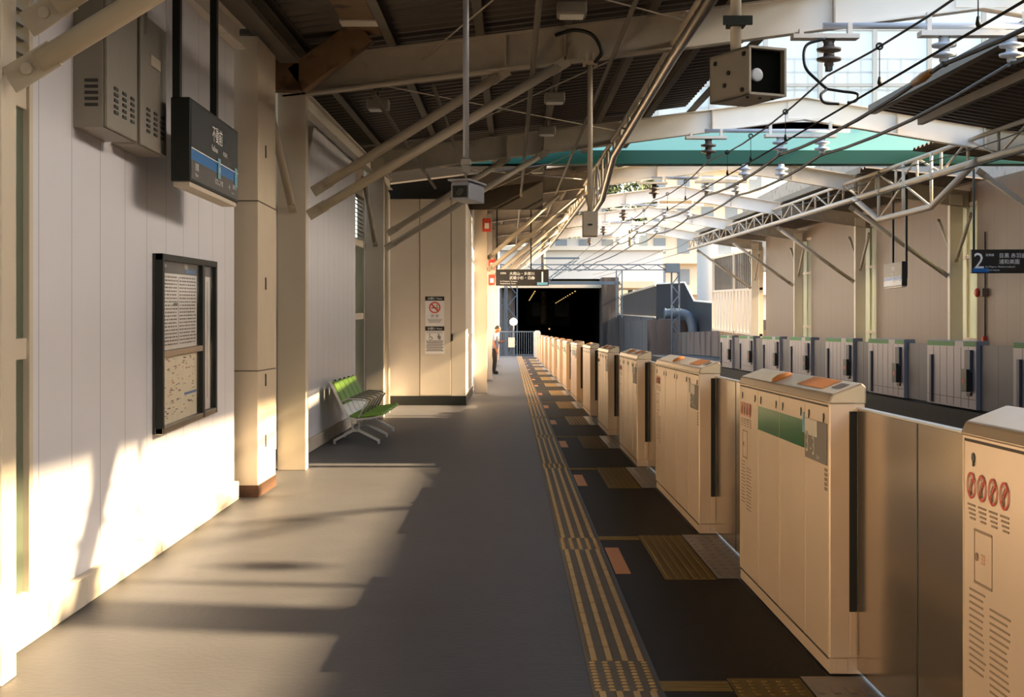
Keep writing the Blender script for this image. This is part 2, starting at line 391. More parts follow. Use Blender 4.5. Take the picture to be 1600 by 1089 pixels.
# ------------------------------------------------------------------ columns with their braces
BOT = [(-2.62, 3.95), (2.0, 4.52), (5.4, 4.97), (8.7, 4.42), (11.6, 4.0)]
def bz(x):
    for (a, za), (b_, zb) in zip(BOT, BOT[1:]):
        if x <= b_: return za + (zb-za)*(x-a)/(b_-a)
    return 4.0
def brace(parent, p, q, r, name='brace'):
    """round steel strut with flat forked ends and pins; level coordinates"""
    p = Vector(p); q = Vector(q); d = (q-p).normalized()
    t = MB().tube([p+d*.12, q-d*.12], r, 14).build(name, M_steel, parent, level=True)
    k = MB()
    for e, s in ((p, 1), (q, -1)):
        k.bar(e-d*s*.04, e+d*s*.2, .02, r*2.3, (0, 0, 1)) if abs(d.y) < .2 else k.bar(e-d*s*.04, e+d*s*.2, r*2.0, .02, (0, 0, 1))
        ax = (0, 1, 0) if abs(d.y) < .2 else (1, 0, 0)
        k.lathe(e + d*s*.06 - Vector(ax)*.03, [(.028, 0), (.028, .06)], 12, ax)
    each(k, 'pin', M_steel, t, level=True, bevel=.002)
def column(y, xi, side, label, ytop=None, w_=.33, d_=.2, knees=True, braces=(), mat_=None):
    """side -1: on our platform, xi is the face towards the track; +1: the far platform"""
    t = thing('platform_column', label, 'column', (xi, y, 0), 'steel roof columns')
    x0, x1 = (xi-w_, xi) if side < 0 else (xi, xi+w_)
    g = gz(y)
    MB().box(x0, x1, y, y+d_, g, bz((x0+x1)/2)+.3).build('shaft', mat_ or M_cream, t, level=True, bevel=.008)
    for (x, z, ex, ez, dy) in braces: brace(t, (x, y+dy, z), (ex, y+dy, ez), .055)
    xm = (x0+x1)/2
    if knees:
        brace(t, (xm-.02*side, y-.05, 2.66), (xm-.06, y-1.38, 3.78), .045, 'knee_brace')
        brace(t, (xm+.04, y+d_+.05, 2.66), (xm+.0, y+d_+1.35, 3.78), .045, 'knee_brace')
    return t
LB = lambda xi: ((xi+.06, 2.62, .62, bz(.62)+.0, .02), (xi+.09, 2.90, -.06, bz(-.06)+.0, .17))
column(6.6, -2.282, -1, 'nearest roof column, bright cream, at the left edge of the platform', braces=LB(-2.282), knees=False)
column(16.8, -2.337, -1, 'cream roof column just past the tall boxed pier', braces=LB(-2.337))
column(27.0, -2.33, -1, 'cream roof column behind the green bench', braces=LB(-2.33))
RB = lambda xi: ((xi, 2.45, 1.3, bz(1.3), .02), (xi, 2.75, .6, bz(.6), .17))
fl = ['first cream column past the cabin corner', 'cream column beside the standing man', 'second cream column beyond the cabin column', 'third cream column beyond the cabin column', 'farthest cream column in the row by the platform end fence']
for i, y in enumerate((37.4, 47.4, 57.6, 67.8, 78)):
    column(y, -.60 - .0*i, -1, fl[i], braces=((-.56, 2.45, 2.0, bz(2.0), .02), (-.56, 2.75, 1.3, bz(1.3), .17)), knees=False)
for i, y in enumerate((6.6, 16.8, 27, 37.2, 47.4, 57.6, 67.8)):
    if i: column(y, 11.1, 1, 'roof column at the far platform wall, ' + (['out of sight beside the near gates', 'right of the second', 'right of the platform 2 sign', 'left of the platform 2 sign', 'left of the hanging station name box', 'second to the left of the hanging station name box', 'next to the barred screen'][i]),
           braces=((11.05, 2.30, 8.62, 4.02, .1),))

# tall boxed pier next to the poster case
t = thing('boxed_pier', 'tall rust-streaked beige boxed pier between poster case and column', 'pier', (-2.5, 14.1, 0))
MB().box(-2.95, -2.42, 14.1, 15.15, .1, 4.42).build('casing', M_pier, t, bevel=.008)
MB().box(-2.96, -2.415, 14.09, 15.16, 0, .115).build('base', M_rust, t)
b = MB()
for z in (1.21, 2.84): b.box(-2.955, -2.416, 14.094, 15.154, z-.005, z+.005)
each(b, 'panel_seam', M_seam, t)
b = MB()
for z in (.45, 1.05, 2.0, 3.3): b.box(-2.42, -2.41, 14.5, 14.53, z, z+.12)
each(b, 'bracket', M_seam, t)

# ------------------------------------------------------------------ roof: beams, purlins, sheeting
BY = [6.6, 16.8, 27.0, 37.2, 47.4, 57.6, 67.8]
for i, y in enumerate([-3.6] + BY):
    xl = -2.6 if y < 31 else -.95
    pts = [(xl, bz(xl))] + BOT[1:]
    if i < 2: pts = [(xl, bz(xl)), (2.0, 4.52), (5.4, 4.97), (8.7, 4.42), (11.6, 4.0)]
    lab = ['roof beam behind the camera, over the near platform', 'roof beam overhead of the camera, springing from the nearest column', 'nearest arched roof beam, crossing the tracks at the top right', 'arched white beam in front of the teal bridge', 'arched sunlit beam just behind the teal bridge', 'arched beam two behind the teal bridge', 'arched beam three behind the teal bridge', 'farthest arched beam above the tunnel mouth'][i]
    t = thing('roof_beam', lab, 'roof beam', (2, y+.1, 4.5), 'arched roof beams')
    D = .42; yy = y+.1
    XE = 3.6 if i < 2 else 8.75
    def cut(x0, x1): return [(x0, bz(x0))] + [p for p in BOT if x0 < p[0] < x1] + [(x1, bz(x1))]
    for nm, x0, x1, m in (('arch', 2.0, XE, M_beam), ('rafter', xl, 2.0, M_beamshade), ('rafter', 8.75, 11.6, M_beamshade)):
        if x0 > XE: continue
        ps = cut(x0, x1); b = MB()
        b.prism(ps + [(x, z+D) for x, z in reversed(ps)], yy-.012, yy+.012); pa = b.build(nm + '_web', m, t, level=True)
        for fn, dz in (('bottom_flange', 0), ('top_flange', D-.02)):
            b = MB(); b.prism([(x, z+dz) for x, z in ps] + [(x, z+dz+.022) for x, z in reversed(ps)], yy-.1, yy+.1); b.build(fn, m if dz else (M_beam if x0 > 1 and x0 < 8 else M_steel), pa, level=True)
    b = MB()
    for x in (.62, -.06, 2.0, 3.7, 7.1, 8.7) if y < 31 else (2.0, 1.3, 3.7, 7.1, 8.7):
        if x < XE: b.box(x-.01, x+.01, yy-.09, yy+.09, bz(x)+.01, bz(x)+D-.01)
    b.box(5.1, 5.7, yy-.03, yy+.03, bz(5.4)+.06, bz(5.4)+D-.06) if False else None
    if i > 1: MB().box(5.1, 5.7, yy-.03, yy+.03, bz(5.4)+.02, bz(5.4)+D-.08).build('ridge_plate', M_beam, t, level=True)
    each(b, 'stiffener', M_beamshade, t, level=True)

def sheet(x0, x1, y0, y1, name='ceiling', off=.56):
    """corrugated sheeting on the slope, ribs running across"""
    b = MB(); xs = [x for x in sorted({x0, x1, 5.4 if x0 < 5.4 < x1 else x0, 2.0 if x0 < 2.0 < x1 else x0, 8.7 if x0 < 8.7 < x1 else x0})]
    y = y0; rows = []; k = 0
    while y <= y1: rows.append((y, (0, 0, .05, .05)[k % 4])); y += .07 if k % 2 else .09; k += 1
    v = [(x, yy, bz(x)+off+dz) for yy, dz in rows for x in xs]; n = len(xs)
    b.open = True
    b.add(v, [(i*n+j, i*n+j+1, (i+1)*n+j+1, (i+1)*n+j) for i in range(len(rows)-1) for j in range(n-1)])
    o = struct(b.build(name, M_deck, level=True)); m = o.modifiers.new('thick', 'SOLIDIFY'); m.thickness = .004
    return o
sheet(-3.3, 3.25, -14, 27.3); sheet(-3.3, 2.7, 27.3, 32.5); sheet(-3.3, 2.7, 36.6, 72)
sheet(-3.3, .8, 32.4, 36.7, 'ceiling', .26)
struct(MB().box(-3.3, .8, 36.62, 36.66, 4.6, 6.0).build('ceiling', M_deck))
sheet(6.6, 13, 17.3, 26.6, 'ceiling', .32); sheet(8.85, 13, 26.6, 28.4, 'ceiling'); sheet(8.85, 13, 30.8, 32.5, 'ceiling'); sheet(8.85, 13, 36.6, 72, 'ceiling')
# closing gutters at the roof edges
for x, y0, y1, lab in ((3.25, -14, 27.2, 'eaves gutter along the near roof edge before the bridge'), (2.7, 36.7, 72, 'eaves gutter along the near roof edge beyond the bridge'), (6.6, 17.3, 26.6, 'eaves gutter along the far roof edge before the bridge'), (8.85, 36.7, 72, 'eaves gutter along the far roof edge beyond the bridge')):
    b = MB(); s = 1 if x < 5 else -1
    z = bz(x)+(.44 if x != 6.6 else .24)
    b.prism([(x, z), (x+s*.14, z), (x+s*.14, z+.16), (x+s*.125, z+.16), (x+s*.125, z+.015), (x, z+.015)], y0, y1)
    tag(b.build('eaves_gutter', M_purlin, level=True), lab, 'gutter')
n = 0
for x in (-2.35, -1.35, -.35, .65, 1.6, 2.5):
    for y0, y1 in ((-14, 32.4), (36.7, 72)) if x > -1 else ((-14, 31.3),):
        n += 1; z = bz(x)+.42
        b = MB(); b.prism([(x-.05, z), (x+.05, z), (x+.05, z+.012), (x-.038, z+.012), (x-.038, z+.128), (x+.05, z+.128), (x+.05, z+.14), (x-.05, z+.14)], y0, y1)
        tag(b.build('roof_purlin', M_purlin, level=True), 'long dark purlin under the near roof sheeting, ' + {-2.35: 'first', -1.35: 'second', -.35: 'third', .65: 'fourth', 1.6: 'fifth', 2.5: 'sixth'}[x] + ' from the wall' + (', far stretch' if y0 > 0 else ', near stretch'), 'purlin', 'purlins under the near roof')
for k, x in enumerate((7.4, 9.4, 10.6)):
    z = bz(x)+.18; y0 = 17.3
    b = MB(); b.prism([(x-.05, z), (x+.05, z), (x+.05, z+.14), (x-.05, z+.14)], y0, 26.6)
    tag(b.build('roof_purlin', M_purlin, level=True), 'long purlin under the far roof sheeting, ' + ['nearest the open slot', 'middle one', 'nearest the far wall'][k], 'purlin', 'purlins under the far roof')
# eaves beams along the wall head
for y0, y1, lab in ((-14, 13.95, 'cream eaves beam above the wall cabinets and station sign'), (17.05, 31.3, 'cream eaves beam above the bench, behind the second roof column')):
    b = MB()
    for dx, z0, z1 in ((.07, 4.0, 4.015), (.01, 4.015, 4.2), (.07, 4.2, 4.215)): b.box(-2.58-dx, -2.58+dx, y0, y1, z0, z1)
    tag(b.build('eaves_beam', M_beam, level=True), lab, 'beam')
b = MB(); b.box(-2.50, -2.29, -14, 15.95, 4.2, 4.26)
tag(b.build('cable_tray', M_purlin, level=True), 'wide flat cable tray under the near roof beside the wall', 'cable tray')
for k, (x, dz, r) in enumerate(((-1.6, .33, .03), (-.9, .35, .025), (.25, .36, .03), (1.15, .37, .025))):
    z = bz(x)-.04
    tag(MB().tube([(x, -14 if x > 0 else 17.1, z), (x, 31.2 if x < -.5 else 72, z)], r, 10).build('conduit', M_purlin, level=True), 'thin conduit pipe running along under the near roof, ' + ['nearest the wall', 'second from the wall', 'third from the wall', 'nearest the tracks'][k], 'pipe', 'conduits under the near roof')
# crossed tie rods
rods = [((-1.9, 10.0, 4.33), (2.0, 16.7, 4.80)), ((2.0, 7.0, 4.78), (-1.0, 16.6, 4.35)), ((-2.2, 17, 4.25), (1.9, 26.9, 4.75)), ((1.9, 17.1, 4.75), (-2.2, 26.8, 4.2)), ((-2.2, 27.3, 4.2), (1.9, 37, 4.7)), ((1.9, 27.2, 4.7), (-.6, 37, 4.4))]
rl = ['from upper left to the nearest arched beam', 'rising from the rusty duct towards the top middle', 'behind the nearest arched beam, rising to the right', 'behind the nearest arched beam, falling to the right', 'in front of the cabin, rising to the right', 'in front of the cabin, falling to the right']
for (p, q), l in zip(rods, rl):
    b = MB().tube([p, q], .009, 8); m = (Vector(p)+Vector(q))/2; d = (Vector(q)-Vector(p)).normalized(); b.tube([m-d*.12, m+d*.12], .016, 8)
    tag(b.build('tie_rod', M_steel, level=True), 'thin steel tie rod under the roof ' + l, 'tie rod', 'tie rods under the roof')

# edge trusses carrying the roof edges
def truss(name, label, chord, top_of, r, mem, ys):
    t = thing(name, label, 'truss', (chord[0][0], chord[0][1], chord[0][2]))
    MB().tube(chord, r, 14).build('bottom_chord', M_pipe if chord[0][0] < 5 else M_steel, t, level=True)
    def zc(y):
        for (a, b_) in zip(chord, chord[1:]):
            if a[1] <= y <= b_[1]: return a[2] + (b_[2]-a[2])*(y-a[1])/(b_[1]-a[1])
        return chord[-1][2]
    x = chord[0][0]; d = MB(); zt = top_of
    MB().tube([(x, ys[0], zt), (x, ys[-1], zt)], r*.7, 10).build('top_chord', M_steel, t, level=True)
    for k, y in enumerate(ys):
        d.tube([(x, y, zc(y)), (x, y, zt)], mem, 8)
        if k+1 < len(ys):
            y2 = ys[k+1]
            d.tube([(x, y, zc(y) if k % 2 else zt), (x, y2, zt if k % 2 else zc(y2))], mem*.8, 8)
    d.build('web_member', M_steel, t, level=True)
frange = lambda a, b_, s: [a + s*k for k in range(int((b_-a)/s)+1)]
truss('edge_truss', 'edge truss with shiny round bottom pipe along the near roof edge', [(1.87, 4, 4.44), (1.87, 16.8, 4.44), (1.87, 26.6, 4.28), (1.87, 30, 3.72), (1.87, 33.6, 3.62), (1.87, 36, 4.2), (1.87, 70, 4.3)], 4.58, .062, .026, frange(8, 70, 1.7))
truss('edge_truss', 'long zigzag tube truss along the far roof edge', [(8.45, 16.8, 4.15), (8.45, 26.5, 4.17), (8.45, 45, 4.15), (8.45, 70, 4.15)], 4.6, .06, .03, frange(17, 70, 1.7))
t = thing('drop_frame', 'trapezoid tube frame dipping below the far truss under the bridge', 'tube frame', (8.45, 26.5, 4.2))
MB().tube([(8.4, 26.5, 4.17), (8.4, 29.4, 3.52), (8.4, 33.6, 3.5), (8.4, 36, 4.15)], .065, 14).build('tube', M_steel, t, level=True)
b = MB()
for y in (29.4, 31.5, 33.6): b.tube([(8.4, y, 3.5), (8.4, y, 4.6)], .035, 8)
b.tube([(8.4, 29.4, 3.52), (8.4, 31.5, 4.15), (8.4, 33.6, 3.5)], .025, 8)
each(b, 'upright', M_steel, t, level=True)

# rusty box duct that cranks from the column head to the roof
t = thing('rain_duct', 'rusty brown cranked box duct above the second roof column', 'duct', (-2.3, 16.2, 4.4))
b = MB(); path = [(-2.75, 16.35, 4.10), (-2.33, 16.35, 4.10), (-1.62, 16.35, 4.62), (-1.62, 16.0, 4.68), (-1.62, 12.5, 4.72)]
for p, q, up in ((path[0], path[1], (0, 0, 1)), (path[1], path[2], (0, 1, 0))): b.bar(Vector(p)-(Vector(q)-Vector(p)).normalized()*.06, q, .3, .26, (0, 1, 0))
b.box(-1.80, -1.44, 12.0, 16.5, 4.60, 4.72)
b.build('duct', M_rustp, t, level=True, bevel=.006)
MB().box(-1.82, -1.42, 15.6, 15.9, 4.585, 4.74).build('joint_sleeve', M_beam, t, level=True)
# downpipe beside the cabin
tag(MB().tube([(-2.4, 28.6, gz(28.6)), (-2.4, 28.6, 3.7), (-2.5, 28.6, 3.95)], .055, 14).build('downpipe', M_cream, level=True), 'white round downpipe between bench column and cabin', 'pipe')

# ------------------------------------------------------------------ lamps, speaker and cameras under the roof
lamps = [((.62, 15.0), 'first square lamp head under the near roof at the very top'), ((.64, 21.5), 'square lamp head under the near roof, second along the row'), ((.63, 25.6), 'square lamp head under the near roof, third along the row'), ((-1.8, 20.0), 'square lamp head near the wall, between the two round struts'), ((.6, 33), 'square lamp head under the near roof, fourth along the row'), ((.6, 41), 'square lamp head under the near roof, fifth along the row')]
for (x, y), l in lamps:
    z = bz(x)+.17; t = thing('roof_lamp', l, 'lamp', (x, y, z), 'lamp heads under the near roof')
    MB().box(x-.15, x+.15, y-.15, y+.15, z, z+.14).build('housing', M_cabinet, t, level=True, bevel=.02)
    MB().box(x-.12, x+.12, y-.12, y+.12, z-.012, z+.004).build('diffuser', M_white, t, level=True)
    b = MB(); b.tube([(x, y, z+.13), (x, y, bz(x)+.46)], .02, 8); b.box(x-.06, x+.06, y-.06, y+.06, bz(x)+.42, bz(x)+.46); b.build('bracket', M_purlin, t, level=True)

# big hooded monitor box on a post above the gates
t = thing('monitor_hood', 'grey hooded box with dark opening and lens hanging on a post above the gates', 'camera box', (1.62, 10.2, 3.35))
R = Matrix.Rotation(math.radians(24), 4, 'Z'); C0 = Vector((1.68, 10.1, 0))
def rot(b):
    b.v = [tuple(R @ (Vector(p)-C0) + C0) for p in b.v]; return b
b = MB(); x0, x1, z0, z1 = 1.53, 1.83, 3.19, 3.52; y0, y1 = 9.95, 10.45
b.box(x0, x0+.016, y0, y1, z0, z1); b.box(x1-.016, x1, y0, y1, z0, z1); b.box(x0, x1, y0, y1, z1-.016, z1); b.box(x0, x1, y0, y1, z0, z0+.016); b.box(x0, x1, y1-.016, y1, z0, z1)
rot(b).build('hood', M_cctv if False else M_cabinet, t)
b = MB(); b.box(x0+.017, x1-.017, y0+.05, y0+.07, z0+.017, z1-.017); rot(b).build('inner_panel', M_tunnel, t)
b = MB(); b.lathe((x0+.085, y0+.049, z0+.14), [(.045, 0), (.045, .02), (.03, .022)], 20, (0, -1, 0)); rot(b).build('lens', M_pane if False else M_porc, t)
b = MB()
for yy, zz in ((y0+.06, z1-.05), (y0+.42, z1-.06), (y0+.25, z0+.18), (y0+.3, z0+.1), (y0+.08, z0+.04)): b.lathe((x0-.012, yy, zz), [(.016, 0), (.016, .014)], 10, (1, 0, 0))
for xx in (x0+.05, x0+.15, x0+.25): b.lathe((xx, y0+.1, z0-.012), [(.012, 0), (.012, .014)], 10, (0, 0, 1))
rot(b).build('bolt', M_black, t)
MB().tube([(1.56, 10.2, 3.5), (1.56, 10.2, 4.66)], .038, 14).build('post', M_steel, t)
b = MB(); b.box(1.46, 1.66, 10.1, 10.13, 3.70, 3.76); b.box(1.50, 1.62, 10.13, 10.27, 3.70, 3.76); b.build('clamp', M_black, t)

# surveillance camera on a drop pole
t = thing('surveillance_camera', 'white surveillance camera at the end of a long drop pole in mid picture', 'camera', (-.3, 10, 2.5))
MB().tube([(-.304, 10, 2.75), (-.304, 10, 4.5)], .02, 12).build('drop_pole', M_cctv, t)
b = MB(); b.box(-.34, -.27, 9.96, 10.04, 2.72, 2.76); b.lathe((-.304, 9.97, 2.70), [(.03, 0), (.03, .06)], 12, (0, 1, 0)); b.tube([(-.304, 10, 2.66), (-.304, 10, 2.72)], .022, 10); b.build('bracket', M_cabinet, t, bevel=.004)
b = MB(); b.prism([(-.365, 2.475), (-.235, 2.475), (-.235, 2.585), (-.25, 2.60), (-.35, 2.60), (-.365, 2.585)], 9.86, 10.2)
R = Matrix.Rotation(math.radians(-16), 4, 'Z'); C0 = Vector((-.3, 10, 0)); rot(b); b.build('housing', M_cctv, t, bevel=.005)
b = MB(); b.box(-.375, -.225, 9.82, 10.22, 2.60, 2.612); rot(b).build('sunshield', M_cctv, t)
b = MB(); b.box(-.35, -.25, 9.85, 9.862, 2.49, 2.57); rot(b).build('window', M_black, t)
b = MB(); b.lathe((-.3, 9.852, 2.53), [(.028, 0), (.028, .01), (.015, .012)], 14, (0, -1, 0)); rot(b).build('lens', M_dark, t)

# loudspeaker box on the second pole
t = thing('speaker_box', 'small beige speaker box on a pole under the nearest arched beam', 'speaker', (.9, 16.7, 2.66))
MB().tube([(.9, 16.7, 2.9), (.9, 16.7, 4.64)], .03, 12).build('drop_pole', M_steel, t)
MB().box(.815, .985, 16.58, 16.82, 2.66, 2.94).build('housing', M_steel, t, bevel=.01)
MB().box(.87, .92, 16.572, 16.582, 2.78, 2.80).build('slot', M_black, t)
b = MB(); b.box(.82, .98, 16.62, 16.78, 4.60, 4.64); b.box(.85, .88, 16.63, 16.77, 4.60, 4.74); b.box(.92, .95, 16.63, 16.77, 4.60, 4.74); b.build('clamp', M_pier, t)
tag(MB().tube(smooth([(.5, 16.62, 4.93), (.72, 16.58, 4.98), (.92, 16.56, 4.92), (1.02, 16.56, 4.74), (.95, 16.62, 4.62)]), .022, 8).build('loop_cable', M_black), 'black cable looping over the flange of the nearest arched beam', 'cable')

# ------------------------------------------------------------------ electrical cabinets on the left wall
def cabinet(label, y0, y1, xf, z0, z1):
    t = thing('wall_cabinet', label, 'cabinet', (xf, y0, z0))
    xb = wx(y1)-.0
    MB().box(xb, xf-.02, y0, y1, z0, z1).build('body', M_cabinet, t, bevel=.004)
    d = MB().box(xf-.018, xf, y0+.004, y1-.004, z0+.004, z1).build('door', M_cabinet, t, bevel=.004)
    MB().box(xf, xf+.02, y0+.09, y0+.11, z0+.72, z0+.92).build('handle', M_alu, d)
    b = MB(); L = y1-y0
    for k in range(3):
        ya = y0 + L*(.22+.27*k); 
        for base in (z0+.10, z0+1.18):
            for q in range(5): b.box(xf-.001, xf+.006, ya, ya+L*.12, base+q*.035, base+q*.035+.018)
    b.build('louvre', M_dark, d)
    b = MB()
    for q in range(5): b.box(xb+.06+.02, xf-.05, y0-.006, y0+.001, z0+.12+q*.035, z0+.12+q*.035+.018)
    b.build('side_louvre', M_dark, t)
    return t
t = cabinet('larger grey louvred cabinet high on the left wall, nearer the camera', 8.47, 9.16, -2.324, 2.77, 3.95)
b = MB(); b.tube([(-2.42, 8.47, 3.36), (-2.42, 8.36, 3.34)], .03, 12); b.build('cable_gland', M_cabinet, t)
t = cabinet('smaller grey louvred cabinet high on the left wall, next to the station sign', 9.34, 10.05, -2.35, 2.78, 3.63)
MB().box(-2.35, -2.344, 9.6, 9.86, 3.33, 3.40).build('name_label', M_cream, t)

# ------------------------------------------------------------------ hanging signs
def station_box(label, xf, y0, L, z0, H, dirn, hx, htop, mini=False):
    """light box parallel to the track; dirn = side (+1/-1) its lettered face looks to"""
    t = thing('station_name_sign', label, 'sign', (xf, y0, z0))
    T = .13; xa, xb = sorted((xf, xf-dirn*T))
    MB().box(xa, xb, y0, y0+L, z0, z0+H).build('casing', M_signblk if mini else M_black, t, bevel=.006)
    right = Y_ if dirn > 0 else -Y_
    o = Vector((xf+dirn*.003, y0 if dirn > 0 else y0+L, z0))
    f = MB().quad(o, right, Z_, .02, L-.02, H*.40, H-.02); f.build('upper_face', M_signblk, t)
    MB().quad(o, right, Z_, .02, L-.02, .02, H*.27).build('lower_face', M_signgrey if not mini else M_white, t)
    MB().quad(o, right, Z_, .02, L-.02, H*.27, H*.40).build('line_band', M_signblue, t)
    e = Vector((dirn*.003, 0, 0))
    b = MB(); b.quad(o+e, right, Z_, .02, L-.02, H*.40, H*.412)
    b.text('不動前', H*.22, o+e+right*(L*.52)+Z_*(H*.66), right, Z_, 'CENTER')
    b.text('Fudōmae', H*.10, o+e+right*(L*.40)+Z_*(H*.52), right, Z_, 'LEFT'); b.text('부도마에', H*.07, o+e+right*(L*.64)+Z_*(H*.53), right, Z_, 'LEFT')
    b.text('目黒', H*.10, o+e+right*(L*.08)+Z_*(H*.165), right, Z_); b.text('Meguro', H*.055, o+e+right*(L*.08)+Z_*(H*.09), right, Z_)
    b.text('むさしこやま', H*.085, o+e+right*(L*.47)+Z_*(H*.12), right, Z_)
    b.text('→', H*.12, o+e+right*(L*.76)+Z_*(H*.12), right, Z_)
    b.text('武蔵小山', H*.065, o+e+right*(L*.855)+Z_*(H*.165), right, Z_); b.text('Musashi-koyama', H*.03, o+e+right*(L*.83)+Z_*(H*.09), right, Z_)
    b.build('lettering', M_white if not mini else M_paper, t)
    b = MB()
    for c in (.55, .93): b.quad(o+e*2, right, Z_, L*c-.05, L*c+.05, H*.20, H*.46)
    each(b, 'station_number_plate', M_lblue, t)
    b = MB(); b.text('MG', H*.05, o+e*3+right*L*.55+Z_*H*.385, right, Z_, 'CENTER'); b.text('02', H*.09, o+e*3+right*L*.55+Z_*H*.28, right, Z_, 'CENTER'); b.text('MG\n03', H*.05, o+e*3+right*L*.93+Z_*H*.38, right, Z_, 'CENTER')
    b.build('station_number', M_white, t)
    b = MB(); b.box(min(xa, xb)+.01, max(xa, xb)-.01, y0+.03, y0+L-.03, z0-.03, z0); b.build('under_tray', M_cream, t)
    for yy in (y0+.06, y0+L*.75):
        MB().box(hx-.025, hx+.025, yy-.035, yy+.035, z0+H*.3, htop).build('hanger', M_black, t)
    return t
station_box('black station name sign with blue band beside the wall cabinets', -2.15, 9.87, 1.73, 2.60, .565, 1, -2.25, 4.73)
station_box('small hanging station name box by the far platform wall', 9.3, 35.0, 1.7, 2.66, .58, -1, 9.42, 5.32, True)
def route_sign(label, cx, y, z0, W, H, num, l1, l2, e1, e2, htop, numleft, xh):
    t = thing('platform_sign', label, 'sign', (cx, y, z0))
    x0 = cx-W/2
    MB().box(x0, x0+W, y-.05, y+.08, z0, z0+H).build('casing', M_signblk, t, bevel=.006)
    yf = y-.053
    b = MB(); b.text(num, H*.95, (x0+W*(.09 if numleft else .88), yf, z0+H*.2), X_, Z_, 'CENTER')
    tx = x0+W*(.24 if numleft else .16)
    b.text(l1, H*.22, (tx+.16, yf, z0+H*.66), X_, Z_); b.text(l2, H*.22, (tx+.16, yf, z0+H*.40), X_, Z_)
    b.text('目黒線', H*.12, (tx-.12, yf, z0+H*.72), X_, Z_); b.text('方面', H*.13, (x0+W*(.90 if numleft else .66), yf, z0+H*.42), X_, Z_)
    b.text(e1, H*.10, (tx-.12, yf, z0+H*.24), X_, Z_); b.text(e2, H*.10, (tx-.12, yf, z0+H*.10), X_, Z_)
    b.build('lettering', M_white, t)
    a = x0+.02 if numleft else x0+W*.78
    MB().quad((a, yf, z0+.02), X_, Z_, 0, W*.20, 0, H*.17).build('line_colour_plate', M_signblue if numleft else M_lblue, t)
    for x in xh: MB().box(x-.02, x+.02, y-.02, y+.02, z0+H, htop).build('hanger', M_black, t)
    return t
route_sign('hanging platform 1 direction sign above the standing man', .35, 45, 2.96, 1.62, .5, '1', '大岡山・多摩川', '武蔵小杉・日吉', 'for Ookayama, Tamagawa', 'Musashi-kosugi, Hiyoshi', 5.62, False, (-.42, .62))
t = route_sign('hanging platform 2 direction sign on the far platform', 10.55, 31, 2.80, 1.72, .5, '2', '目黒 赤羽岩淵', '浦和美園', 'for Meguro, Akabane-iwabuchi', 'Urawa-misono', 5.2, True, (9.75, 11.3))

# ------------------------------------------------------------------ glazed poster case
t = thing('poster_case', 'black framed glazed poster case with timetable and map on the left wall', 'poster case', (wx(11.5), 10.5, .85))
PY0, PY1, PZ0, PZ1 = 10.5, 12.66, .66, 1.955
def pw(b, ya, yb, za, zb, d0, d1):
    v = [(wx(y)+d, y, z) for z in (za, zb) for y in (ya, yb) for d in (d0, d1)]
    return b.add(v, [(0, 2, 3, 1), (4, 5, 7, 6), (0, 1, 5, 4), (2, 6, 7, 3), (0, 4, 6, 2), (1, 3, 7, 5)])
b = MB(); pw(b, PY0, PY1, PZ0, PZ1, .001, .02); b.build('backing', M_dark, t, level=True)
b = MB(); F = .075
for a in ((PY0, PY1, PZ1-.05, PZ1), (PY0, PY0+.06, PZ0, PZ1), (PY1-.07, PY1, PZ0, PZ1), (12.0, 12.1, PZ0, PZ1)): pw(b, *a, .02, F)
b.build('frame', M_black, t, level=True, bevel=.004)
b = MB(); pw(b, PY0, PY1, PZ0, PZ0+.045, .02, F); pw(b, PY0+.06, 12.0, 1.21, 1.255, .02, F); each(b, 'aluminium_rail', M_pipe, t, level=True, bevel=.003)
b = MB(); pw(b, PY0+.06, 12.0, 1.255, 1.82, .02, .025); b.build('timetable_sheet', M_paper, t, level=True)
b = MB(); pw(b, PY0+.06, 12.0, PZ0+.045, 1.21, .02, .025); b.build('map_sheet', M_map, t, level=True)
b = MB(); pw(b, 12.1, PY1-.07, PZ0+.045, 1.82, .02, .025); b.build('side_sheet', M_paper, t, level=True)
b = MB(); pw(b, PY0+.06, 12.0, 1.82, PZ1-.05, .02, .025); pw(b, 12.1, PY1-.07, 1.82, PZ1-.05, .02, .025); b.build('header_strip', M_signgrey, t, level=True)
b = MB(); rr = random.Random(3)
for q in range(20):
    z = 1.80-q*.0265
    for ya, yb in ((10.6, 11.25), (11.32, 11.96)):
        y = ya
        while y < yb-.03:
            l = rr.uniform(.02, .08); pw(b, y, min(y+l, yb), z-.011, z, .025, .0258); y += l+rr.uniform(.012, .03)
for q in range(3): pw(b, 12.2+.12*q, 12.215+.12*q, .8, 1.78, .025, .0258)
pw(b, 11.1, 11.24, 1.58, 1.60, .025, .027); pw(b, 11.275, 11.285, 1.3, 1.8, .025, .026)
for q in range(70):
    y = rr.uniform(10.62, 11.85); z = rr.uniform(.74, 1.18); pw(b, y, y+rr.uniform(.02, .09), z, z+rr.uniform(.004, .01), .025, .0258)
b.build('print', M_ink, t, level=True)
b = MB()
for q in range(26):
    y = rr.uniform(10.62, 11.85); z = rr.uniform(.76, 1.15); pw(b, y, y+rr.uniform(.02, .06), z, z+rr.uniform(.004, .012), .025, .026)
b.build('orange_print', M_orange, t, level=True)
b = MB(); pw(b, 11.5, 11.98, .88, .90, .025, .026); pw(b, 11.55, 11.95, 1.835, 1.86, .025, .026); b.build('blue_print', M_signblue, t, level=True)
b = MB()
for y, s in ((10.64, 'Information'), (11.5, '不動前'), (12.13, '時刻表')):
    b.text(s, .045, (wx(y)+.026, y, 1.865), (-.0188, 1, 0), Z_)
b.build('header_lettering', M_white, t, level=True)
